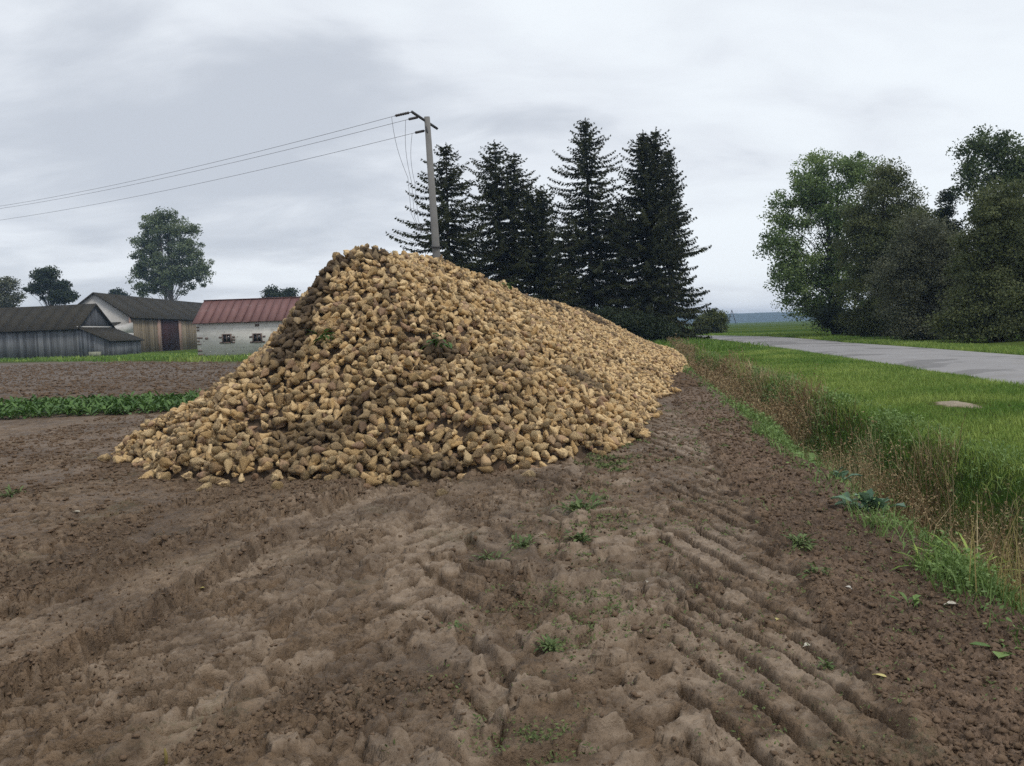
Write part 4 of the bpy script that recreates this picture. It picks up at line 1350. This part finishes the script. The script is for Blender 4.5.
# seed heads: small grains along the upper stems
k = np.argsort(-hh)[:2600]
parts = [pv_]
hd = np.stack([x[k], y[k], land(x[k], y[k]) + hh[k] * .8], 1)
cc = np.repeat(hd, 4, 0) + r.normal(0, .022, (len(hd) * 4, 3)) * np.array([1, 1, 2.2])
d_ = unit(len(cc), r); w_ = np.cross(d_, unit(len(cc), r)); w_ /= np.linalg.norm(w_, axis=1)[:, None]
sc4 = np.repeat(sc[k], 4)
q_ = quads_from(cc, d_ * (0.014 * sc4)[:, None], w_ * (0.006 * sc4)[:, None])
parts.append((q_[0], q_[1], q_[2], np.repeat(np.clip(r.random(len(cc)) * .6, 0, 1), 4)))
j = join(parts)
dg = mesh_np('dry_grass', j[0], j[1], j[2], dm_, {'tint': j[3]})
tag(dg, 'dry reddish-brown grass and dead stems filling the ditch', 'dry grass', kind='stuff')
# green undergrowth along the field edge of the ditch
n = 150000
t = r.random(n); y = 3.3 * (45 / 3.3) ** t
u = r.normal(2.75, 0.55, n); x = u + K * y
patch = fbm(x * 0.9, y * 0.6, 231, 3)
keep = (u > 1.75) & (u < 3.9) & (r.random(n) < 0.10 + 0.9 * sst(.46, .62, patch) * np.where(u < 2.1, sst(.5, .62, fbm(x * 2.5, y * 2.5, 232, 2)), 1) * np.where(u > 2.9, 0.55, 1.0))
x, y, patch = x[keep], y[keep], patch[keep]; n = len(x)
sc = np.clip(y / 7, 1, 5) ** 0.75
hh = r.uniform(.03, .24, n) * (0.4 + 0.9 * patch)
gb_ = blades(np.stack([x, y, land(x, y) - .01], 1), hh, .008 * sc * r.uniform(.6, 1.4, n), r.uniform(.2, 1, n), np.clip(.1 + patch + .3 * r.normal(size=n), 0, 1), r)
k = r.permutation(n)[:int(n * .8)]
cc = np.stack([x[k], y[k], land(x[k], y[k]) + hh[k] * r.uniform(.3, 1.0, len(k))], 1) + r.normal(0, .05, (len(k), 3)) * np.array([1, 1, .2])
nm = unit(len(cc), r) * .8 + np.array([0, 0, 1.0]); nm /= np.linalg.norm(nm, axis=1)[:, None]
d_ = np.cross(nm, unit(len(cc), r)); d_ /= np.linalg.norm(d_, axis=1)[:, None]
w_ = np.cross(nm, d_); s_ = r.uniform(.008, .022, len(k)) * np.clip(sc[k], 1, 2)
q_ = quads_from(cc, d_ * s_[:, None], w_ * (s_ * .55)[:, None])
j = join([gb_, (q_[0], q_[1], q_[2], np.repeat(np.clip(.3 + .6 * r.random(len(k)), 0, 1), 4))])
dw = mesh_np('ditch_weeds', j[0], j[1], j[2], wm, {'tint': j[3]})
tag(dw, 'low green weeds creeping along the field edge of the ditch', 'weeds', kind='stuff')


def leaf_strip(base, dirv, L, W, droop, r, tint, nseg=5, wav=0.25):
    """one broad arching leaf as a strip of quads"""
    d = np.array(dirv, float); d /= np.linalg.norm(d)
    side = np.cross(d, (0, 0, 1.0)); side /= np.linalg.norm(side) + 1e-9
    V = []
    prof = np.interp(np.linspace(0, 1, nseg + 1), [0, .3, .42, .7, .92, 1], [.10, .14, .75, 1, .55, .06])
    p = np.array(base, float); ang = math.asin(np.clip(d[2], -1, 1)); hd = np.array([d[0], d[1], 0]); hd /= np.linalg.norm(hd) + 1e-9
    for i in range(nseg + 1):
        wv = wav * W * math.sin(i * 2.1 + r.uniform(0, 6))
        V.append(p - side * W * prof[i] * .5 + np.array([0, 0, abs(wv) * .3 + W * .10 * prof[i]]))
        V.append(p + np.array([0, 0, -W * .05]))
        V.append(p + side * W * prof[i] * .5 + np.array([0, 0, abs(wv) * .3 + W * .10 * prof[i]]))
        p = p + (hd * math.cos(ang) + np.array([0, 0, 1.0]) * math.sin(ang)) * L / nseg
        ang -= droop / nseg
    l = []
    for i in range(nseg):
        for s in (0, 1):
            a = i * 3 + s
            l += [a, a + 1, a + 4, a + 3]
    return np.array(V), np.array(l), np.full(nseg * 2, 4), np.full(len(V), tint)


# strip of beet plants still standing in the field
crop_m = leaf_mat('beet_leaves', (0.045, 0.105, 0.020), (0.120, 0.215, 0.048), 0.45, 0.2, 0.35)
parts = []
rr_ = np.random.default_rng(88)
for row in range(10):
    yy0 = 17.9 + row * 0.43
    xx = -27.0
    while xx < -4.0:
        x_ = xx + rr_.normal(0, .03); y_ = yy0 + 0.10 * (xx + 9) * 0.33 + rr_.normal(0, .04) + 0.12 * math.sin(xx * .7)
        z_ = lz(x_, y_) if row == 0 else float(base_z(np.array([x_]), np.array([y_]))[0])
        for k in range(rr_.integers(15, 22)):
            a_ = rr_.uniform(0, 6.283); el = rr_.uniform(.5, 1.35)
            L_ = rr_.uniform(.18, .40)
            parts.append(leaf_strip((x_, y_, z_), (math.cos(a_) * math.cos(el), math.sin(a_) * math.cos(el), math.sin(el)), L_, rr_.uniform(.045, .09), rr_.uniform(.7, 1.9), rr_, rr_.random(), 4))
        xx += rr_.uniform(.22, .34) * (1 if xx > -19 else 1.5)
j = join(parts)
cr_ = mesh_np('beet_crop', j[0], j[1], j[2], crop_m, {'tint': j[3]}, True)
tag(cr_, 'band of leafy green beet plants still growing in the field', 'beet crop', kind='stuff')
# rank grass between the far field and the farmyard
n = 70000
x = r.uniform(-75, -6, n); y = 46 + r.random(n) ** 1.3 * 62
wl_ = 49 + 0.72 * np.clip(-18 - x, -40, 200) + 8 * (fbm(x * .25, y * .25, 171, 3) - .5)
keep = (y > wl_ - 1.0) & (y < wl_ + 22) & ~((x > -24.2) & (x < -13.4) & (y > 59.9) & (y < 65)) & ~((x < -40.4) & (y > 79.9) & (y < 87)) & ~((x < -43) & (y > 94) & (x > -57))
x, y = x[keep], y[keep]; n = len(x)
hh = r.uniform(.08, .36, n) * (0.3 + 1.5 * fbm(x * .35, y * .35, 241, 3)) * np.where(y > wl_[keep] + 6, .55, 1)
pv_ = blades(np.stack([x, y, base_z(x, y) - .02], 1), hh, r.uniform(.04, .11, n), r.uniform(.2, .9, n), np.clip(fbm(x * .3, y * .3, 243, 3) * 1.5 - .55 + .15 * r.normal(size=n), 0, 1), r)
rg_ = mesh_np('yard_grass', pv_[0], pv_[1], pv_[2], gm, {'tint': pv_[3]})
tag(rg_, 'rank green grass along the far edge of the field by the farm buildings', 'grass', kind='stuff')
# low growth under the spruces, at the far end of the heap
n = 14000
x = r.uniform(3.0, 12.5, n); y = r.uniform(38, 62, n)
keep = (road_dist(x, y)[0] > ROAD_HW + .2)
x, y = x[keep], y[keep]; n = len(x)
pv_ = blades(np.stack([x, y, base_z(x, y) - .02], 1), r.uniform(.1, .5, n), r.uniform(.03, .08, n), r.uniform(.2, .9, n), np.clip(.3 * r.random(n), 0, 1), r)
ug_ = mesh_np('undergrowth', pv_[0], pv_[1], pv_[2], gm, {'tint': pv_[3]})
tag(ug_, 'dark rough grass growing under the spruces', 'undergrowth', kind='stuff')

# single plants one can point at
dusty_m = leaf_mat('dusty_leaves', (0.065, 0.105, 0.034), (0.155, 0.205, 0.075), .65, .15, .25)
blue_m = leaf_mat('bluish_leaves', (0.090, 0.170, 0.105), (0.190, 0.300, 0.185), 0.45, 0.2, 0.4)
def plant(px, py, zz, nleaf, L, W, mat, label, cat='weed', name='weed_plant', seed=1, el=(0.3, 1.2), group=None, spread=.25):
    rr = np.random.default_rng(seed)
    x_, y_ = gnd(px, py, zz); z_ = top_z(x_, y_, .06) if zz == 0.0 else lz(x_, y_)
    ps = []
    for k in range(nleaf):
        a_ = rr.uniform(0, 6.283); e_ = rr.uniform(*el)
        o_ = rr.normal(0, L * spread, 2)
        ps.append(leaf_strip((x_ + o_[0], y_ + o_[1], z_ - .005), (math.cos(a_) * math.cos(e_), math.sin(a_) * math.cos(e_), math.sin(e_)), L * rr.uniform(.5, 1.2), W * rr.uniform(.6, 1.2), rr.uniform(.5, 1.8), rr, rr.random(), 4))
    jj = join(ps)
    return based(tag(mesh_np(name, jj[0], jj[1], jj[2], mat, {'tint': jj[3]}, True), label, cat, group), (x_, y_, z_))


plant(872, 508, 0.02, 26, .25, .10, blue_m, 'bluish-green broad-leaved plant standing at the edge of the ditch', 'plant', 'leafy_plant', 1, (.7, 1.45))
plant(835, 470, 0.02, 16, .20, .09, blue_m, 'pale green leafy weed clump just up the ditch edge from the bluish plant', 'weed', seed=2)
plant(800, 447, 0.02, 18, .24, .10, wm, 'spreading green weed clump midway along the ditch edge', 'weed', seed=3)
plant(752, 412, 0.0, 14, .22, .09, wm, 'small green weed on the field edge near the far brown docks', 'weed', seed=4)
plant(703, 372, 0.02, 30, .42, .12, wm, 'upright green weed in front of the red-brown docks by the heap end', 'weed', seed=5, el=(.8, 1.4))
plant(955, 578, -0.05, 46, .30, .018, gm, 'bright green grass tuft hanging into the near end of the ditch', 'grass tuft', 'grass_tuft', 6, (.4, 1.3))
plant(1003, 650, 0.0, 7, .17, .07, wm, 'broad pale green leaves lying on loose soil near the right edge of the photo', 'weed', seed=7, el=(.05, .4))
plant(914, 609, 0.0, 10, .09, .035, wm, 'little light green weed on dark loose soil below the grass tuft', 'weed', seed=8)
plant(550, 648, 0.0, 60, 0.085, 0.018, dusty_m, 'tufty green weed between the two wheel tracks in the near mud', 'weed', spread=.16, seed=9)
plant(582, 508, 0.0, 90, 0.16, 0.03, dusty_m, 'largest green weed patch on the strip between the wheel tracks', 'weed', spread=.38, seed=10)
plant(578, 540, 0.0, 60, 0.12, 0.024, dusty_m, 'sparse weed just below the large patch between the wheel tracks', 'weed', spread=.25, seed=11)
plant(522, 545, 0.0, 50, 0.11, 0.022, dusty_m, 'low weed left of the strip between the wheel tracks', 'weed', spread=.38, seed=12)
plant(490, 557, 0.0, 36, 0.1, 0.02, dusty_m, 'small faint weed farther left in the muddy wheel track', 'weed', spread=.38, seed=13)
plant(800, 548, 0.0, 50, 0.13, 0.026, dusty_m, 'straggly weed with dead stalks on loose soil right of the tracks', 'weed', spread=.18, seed=14)
plant(812, 575, 0.0, 26, 0.08, 0.02, dusty_m, 'tiny weed below the straggly one on loose soil', 'weed', spread=.5, seed=15)
plant(825, 660, 0.0, 20, 0.07, 0.018, dusty_m, 'tiny green sprig beside the white leaf on the right-hand wheel track', 'weed', spread=.16, seed=16)
plant(455, 625, 0.0, 26, 0.06, 0.015, dusty_m, 'tiny sprig on the muddy ridge left of centre in the near mud', 'weed', spread=.5, seed=17)
plant(10, 497, 0.0, 40, 0.13, 0.026, dusty_m, 'small weed on the field at the left edge of the photo', 'weed', spread=.38, seed=18)
# seedlings thinly spread along the strip between the tracks and on the loose soil
n = 5200
t = r.random(n); y = 2.9 * (16 / 2.9) ** t
u = np.where(r.random(n) < .5, r.normal(-0.33, .16, n), r.uniform(-1.0, 2.2, n)); x = u + K * y
kk = r.random(n) < 0.06 + 1.0 * sst(.48, .60, fbm(x * 1.7, y * 1.7, 251, 3))
x, y = x[kk], y[kk]; n = len(x)
cc = np.repeat(np.stack([x, y, land(x, y)], 1), 5, 0) + r.normal(0, .018, (n * 5, 3)) * np.array([1, 1, 0])
cc[:, 2] += r.uniform(.004, .028, n * 5)
nm = unit(n * 5, r) * .9 + np.array([0, 0, 1.0]); nm /= np.linalg.norm(nm, axis=1)[:, None]
d_ = np.cross(nm, unit(n * 5, r)); d_ /= np.linalg.norm(d_, axis=1)[:, None]
w_ = np.cross(nm, d_); s_ = r.uniform(.005, .016, n * 5) * np.clip(np.repeat(y, 5) / 5, .8, 2)
q_ = quads_from(cc, d_ * s_[:, None], w_ * (s_ * .45)[:, None])
dusty = leaf_mat('dusty_weed', (0.075, 0.105, 0.035), (0.17, 0.20, 0.075), .7, .15, .2)
tag(mesh_np('seedling_weeds', q_[0], q_[1], q_[2], dusty, {'tint': np.repeat(r.random(n * 5), 4)}), 'thin scatter of dusty green seedlings over the tracked mud', 'weeds', kind='stuff')
# tall straw-coloured grass at the right edge
straw = leaf_mat('straw_stems', (0.25, 0.20, 0.07), (0.48, 0.40, 0.16), .7, .2, .2)
x_, y_ = gnd(1016, 600, 0.0); z_ = lz(x_, y_)
n = 60
pp = np.stack([x_ + r.normal(.08, .10, n), y_ + r.normal(0, .12, n), np.full(n, 0.0)], 1); pp[:, 2] = land(pp[:, 0], pp[:, 1])
pv_ = blades(pp, r.uniform(.30, .66, n), r.uniform(.004, .008, n), r.uniform(.02, .35, n), r.random(n), r)
based(tag(mesh_np('grass_tuft', pv_[0], pv_[1], pv_[2], straw, {'tint': pv_[3]}), 'tall straw-yellow grass stems at the right edge of the photo', 'grass tuft'), (x_, y_, z_))

# green beet tops tipped with the roots
for (hx_, hy_, sd_, lab) in ((440, 347, 31, 'dark green wilted beet leaves lying in the middle of the heap face'), (327, 342, 32, 'small wilted beet leaf scrap low on the left part of the heap'), (505, 288, 33, 'withered leaf scraps near the crest right of the utility pole')):
    q = on_heap(hx_, hy_); rr = np.random.default_rng(sd_); ps = []
    for k in range(16):
        a_ = rr.uniform(0, 6.283); e_ = rr.uniform(-.2, .7)
        ps.append(leaf_strip((q.x + rr.normal(0, .05), q.y - .10, q.z + .05 + rr.normal(.03, .04)), (math.cos(a_) * math.cos(e_), math.sin(a_) * math.cos(e_), math.sin(e_)), rr.uniform(.10, .26), rr.uniform(.04, .09), rr.uniform(.5, 1.8), rr, rr.random() * .5, 4))
    jj = join(ps)
    based(tag(mesh_np('beet_top', jj[0], jj[1], jj[2], crop_m, {'tint': jj[3]}, True), lab, 'beet top', kind='thing'), tuple(q))

# bits lying on the mud
pale_leaf = leaf_mat('dead_leaf', (0.40, 0.36, 0.28), (0.62, 0.58, 0.50), .7, .1, .3)
yellow_leaf = leaf_mat('yellow_leaf', (0.42, 0.36, 0.12), (0.60, 0.52, 0.22), .7, .1, .3)
def flat_leaf(px, py, L, W, mat, label, ang, seed, name='dead_leaf', cat='leaf'):
    rr = np.random.default_rng(seed)
    x_, y_ = gnd(px, py, 0.0)
    for _ in range(3):
        z_ = top_z(x_, y_, .04); x_, y_ = gnd(px, py, z_)
    z_ += .006
    v = leaf_strip((x_, y_, z_), (math.cos(ang), math.sin(ang), .25), L, W, .8, rr, rr.random(), 5)
    based(tag(mesh_np(name, v[0], v[1], v[2], mat, {'tint': v[3]}, True), label, cat), (x_, y_, z_))
flat_leaf(803, 648, .055, .042, pale_leaf, 'small whitish dead leaf on the right-hand wheel track', .4, 1)
flat_leaf(647, 584, .045, .035, pale_leaf, 'pale scrap of leaf in the middle of the right-hand wheel track', 1.2, 2)
flat_leaf(72, 513, .075, .06, pale_leaf, 'white leaf scrap on the clod berm at the far left', .2, 3)
flat_leaf(852, 590, .055, .04, pale_leaf, 'whitish leaf on dark loose soil right of the wheel tracks', 2.0, 4)
flat_leaf(872, 676, .065, .028, yellow_leaf, 'yellowish leaf on dark loose soil in the near right corner', -.5, 5)
flat_leaf(944, 606, .09, .06, pale_leaf, 'pale grey leaf lying under the green grass tuft', .1, 6)
flat_leaf(776, 622, .045, .03, yellow_leaf, 'tiny yellow leaf beside the right-hand wheel track', .9, 7)
flat_leaf(198, 590, .05, .035, yellow_leaf, 'yellowed leaf scrap on the clods of the left wheel track', .7, 8)
x_, y_ = gnd(165, 758); z_ = lz(x_, y_)
b = MB(); b.tube([(x_, y_, z_ - .02), (x_ + .003, y_ + .004, z_ + .03), (x_ + .001, y_, z_ + .062)], [.006, .007, .004], 6)
based(tag(b.build('plant_stub', straw, None, True), 'yellow stalk stub sticking up from mud at the bottom left', 'stalk'), (x_, y_, z_))

# loose crumbs of earth over the churned ground
r = np.random.default_rng(99)
n = 220000
t = r.random(n); y = 2.5 * (27 / 2.5) ** t; x = r.uniform(-1, 1, n) * (0.72 * y + .6)
ua = x - K * y
k = (ua < 2.3) & (x > -9)
x, y = x[k], y[k]
lo_ = mud(x, y)[2]
k = (r.random(len(x)) < 0.025 + 0.6 * lo_ ** 1.3 + 0.12 * (y > 8)) & (heap_h(x, y) < 0.02)
x, y = x[k][:45000], y[k][:45000]; # and the clods of the tilled field behind the beet strip
xa_ = r.uniform(-34, -4, 14000); ya_ = 22.3 + r.random(14000) ** 1.5 * 32
ka_ = ya_ < 48 + 0.72 * np.clip(-18 - xa_, -40, 200)
x = np.concatenate([x, xa_[ka_]]); y = np.concatenate([y, ya_[ka_]])
n = len(x)
gphi = (1 + 5 ** .5) / 2
ico = np.array([(-1, gphi, 0), (1, gphi, 0), (-1, -gphi, 0), (1, -gphi, 0), (0, -1, gphi), (0, 1, gphi), (0, -1, -gphi), (0, 1, -gphi), (gphi, 0, -1), (gphi, 0, 1), (-gphi, 0, -1), (-gphi, 0, 1)]) / 1.9
icf = np.array([0, 11, 5, 0, 5, 1, 0, 1, 7, 0, 7, 10, 0, 10, 11, 1, 5, 9, 5, 11, 4, 11, 10, 2, 10, 7, 6, 7, 1, 8, 3, 9, 4, 3, 4, 2, 3, 2, 6, 3, 6, 8, 3, 8, 9, 4, 9, 5, 2, 4, 11, 6, 2, 10, 8, 6, 7, 9, 8, 1])
sz = r.lognormal(-4.85, .55, n) * np.clip(y / 6, .8, 2)
sz = np.minimum(sz, .021 + .010 * (y > 6))
sz = np.where(y > 20, np.minimum(r.lognormal(-3.1, .40, n), .085), sz)
sh = ico[None] * r.uniform(.6, 1.35, (n, 12, 1)) + r.normal(0, .17, (n, 12, 3))
sh *= r.uniform(.55, 1.25, (n, 1, 3))
sh[..., 2] *= .7
ca, sa = np.cos(r.uniform(0, 6.28, n)), np.sin(r.uniform(0, 6.28, n))
sh = np.stack([sh[..., 0] * ca[:, None] - sh[..., 1] * sa[:, None], sh[..., 0] * sa[:, None] + sh[..., 1] * ca[:, None], sh[..., 2]], -1)
v = sh * sz[:, None, None] + np.stack([x, y, land(x, y) + sz * .22], 1)[:, None]
lp = (icf[None] + (np.arange(n) * 12)[:, None]).ravel()
m = Mat('earth_crumbs', .9, .2)
p = m.geo()
m.color(m.mix(m.noise(p, 14, 4, .6), (0.070, 0.046, 0.029), (0.210, 0.142, 0.090)))
m.bump(m.noise(p, 90, 3), .8, .01)
cb = mesh_np('soil_crumbs', v.reshape(-1, 3), lp, np.full(n * 20, 3), m.m)
tag(cb, 'small crumbs of dark earth strewn over the rutted mud', 'soil', kind='stuff')

# ------------------------------------------------------------------ air, sky and light
SUN_EL, SUN_AZ = R(56), R(130)           # azimuth clockwise from +y
sd = Vector((math.sin(SUN_AZ) * math.cos(SUN_EL), math.cos(SUN_AZ) * math.cos(SUN_EL), math.sin(SUN_EL)))
sun = bpy.data.lights.new('sun', 'SUN'); sun.energy = 1.5; sun.angle = R(14); sun.color = (1.0, 0.95, 0.88)
so = bpy.data.objects.new('sun', sun); COL.objects.link(so)
so.rotation_euler = (-sd).to_track_quat('-Z', 'Y').to_euler()
w = bpy.data.worlds.new('World'); scene.world = w; w.use_nodes = True
nt = w.node_tree; bg = nt.nodes['Background']; bg.inputs[1].default_value = 0.1
def N(t, **k):
    nd = nt.nodes.new(t)
    for a, v_ in k.items(): setattr(nd, a, v_)
    return nd
def Mt(op, a, b=0.0, c=None, clamp=False):
    nd = N('ShaderNodeMath', operation=op, use_clamp=clamp)
    for i, q in enumerate((a, b, c)):
        if q is None: continue
        if isinstance(q, bpy.types.NodeSocket): nt.links.new(q, nd.inputs[i])
        else: nd.inputs[i].default_value = q
    return nd.outputs[0]
sky = N('ShaderNodeTexSky', sky_type='NISHITA'); sky.sun_disc = False; sky.sun_elevation = SUN_EL; sky.sun_rotation = SUN_AZ
tc = N('ShaderNodeTexCoord'); sp = N('ShaderNodeSeparateXYZ'); nt.links.new(tc.outputs['Generated'], sp.inputs[0])
zc = Mt('MAXIMUM', sp.outputs[2], 0.0)
den = Mt('ADD', zc, 0.24)
cb_ = N('ShaderNodeCombineXYZ')
nt.links.new(Mt('DIVIDE', sp.outputs[0], den), cb_.inputs[0]); nt.links.new(Mt('DIVIDE', sp.outputs[1], den), cb_.inputs[1])
def cloud(scale, det, dist, rough=.55, stretch=(1, 1, 1), off=(0, 0, 0)):
    mp = N('ShaderNodeMapping'); nt.links.new(cb_.outputs[0], mp.inputs[0]); mp.inputs['Scale'].default_value = stretch; mp.inputs['Location'].default_value = off
    nz = N('ShaderNodeTexNoise'); nt.links.new(mp.outputs[0], nz.inputs[0])
    nz.inputs['Scale'].default_value = scale; nz.inputs['Detail'].default_value = det; nz.inputs['Roughness'].default_value = rough; nz.inputs['Distortion'].default_value = dist
    return nz.outputs['Fac']
c1 = cloud(0.85, 5, 0.35, .5, (0.8, 1.25, 1), (3.1, 1.7, 0)); c2 = cloud(2.6, 6, 0.5, .55, (0.8, 1.2, 1), (0.3, 4.2, 0))
cm = Mt('ADD', Mt('MULTIPLY', c1, 0.68), Mt('MULTIPLY', c2, 0.32))
# thinner cloud lets more light through ahead and to the right
def glow(v_, p_, k_):
    dn = N('ShaderNodeVectorMath', operation='DOT_PRODUCT'); nt.links.new(tc.outputs['Generated'], dn.inputs[0]); dn.inputs[1].default_value = v_
    return Mt('MULTIPLY', Mt('POWER', Mt('MAXIMUM', dn.outputs['Value'], 0.0), p_), k_)
g1 = (at(505, 60, 10) - Vector((0, 0, EYE))).normalized(); g2 = (at(960, 30, 10) - Vector((0, 0, EYE))).normalized()
gl = Mt('ADD', glow(g1, 40.0, 0.13), glow(g2, 9.0, 0.16))
mr = N('ShaderNodeMapRange', interpolation_type='SMOOTHSTEP'); nt.links.new(Mt('ADD', cm, gl), mr.inputs[0]); mr.inputs[1].default_value = 0.42; mr.inputs[2].default_value = 0.70
ramp = N('ShaderNodeValToRGB'); nt.links.new(mr.outputs[0], ramp.inputs[0])
el = ramp.color_ramp.elements
el[0].position = 0.0; el[0].color = (0.55, 0.59, 0.655, 1)
el[1].position = 1.0; el[1].color = (0.87, 0.92, 0.965, 1)
e3 = el.new(0.5); e3.color = (0.765, 0.805, 0.86, 1)
sc_ = N('ShaderNodeVectorMath', operation='SCALE'); nt.links.new(ramp.outputs[0], sc_.inputs[0]); sc_.inputs['Scale'].default_value = 10.0
mx = N('ShaderNodeMix', data_type='RGBA'); mx.inputs[0].default_value = 0.94
nt.links.new(sky.outputs[0], mx.inputs[6]); nt.links.new(sc_.outputs[0], mx.inputs[7])
nt.links.new(mx.outputs[2], bg.inputs[0])

b = MB(); b.box((500, 1300, 7.5), (5200, 2900, 27))
hz_m = bpy.data.materials.new('hazy_air'); hz_m.use_nodes = True
hn = hz_m.node_tree; hn.nodes.remove(hn.nodes['Principled BSDF'])
pvn = hn.nodes.new('ShaderNodeVolumePrincipled'); pvn.inputs['Color'].default_value = (0.50, 0.70, 1.0, 1); pvn.inputs['Density'].default_value = 0.00042
hn.links.new(pvn.outputs[0], hn.nodes['Material Output'].inputs['Volume'])
haze = b.build('haze', hz_m)
tag(haze, 'thin damp haze between the field and the far hills', 'haze', kind='stuff')
scene.cycles.use_denoising = False
scene.cycles.max_bounces = 6
scene.cycles.diffuse_bounces = 3
scene.cycles.transmission_bounces = 4
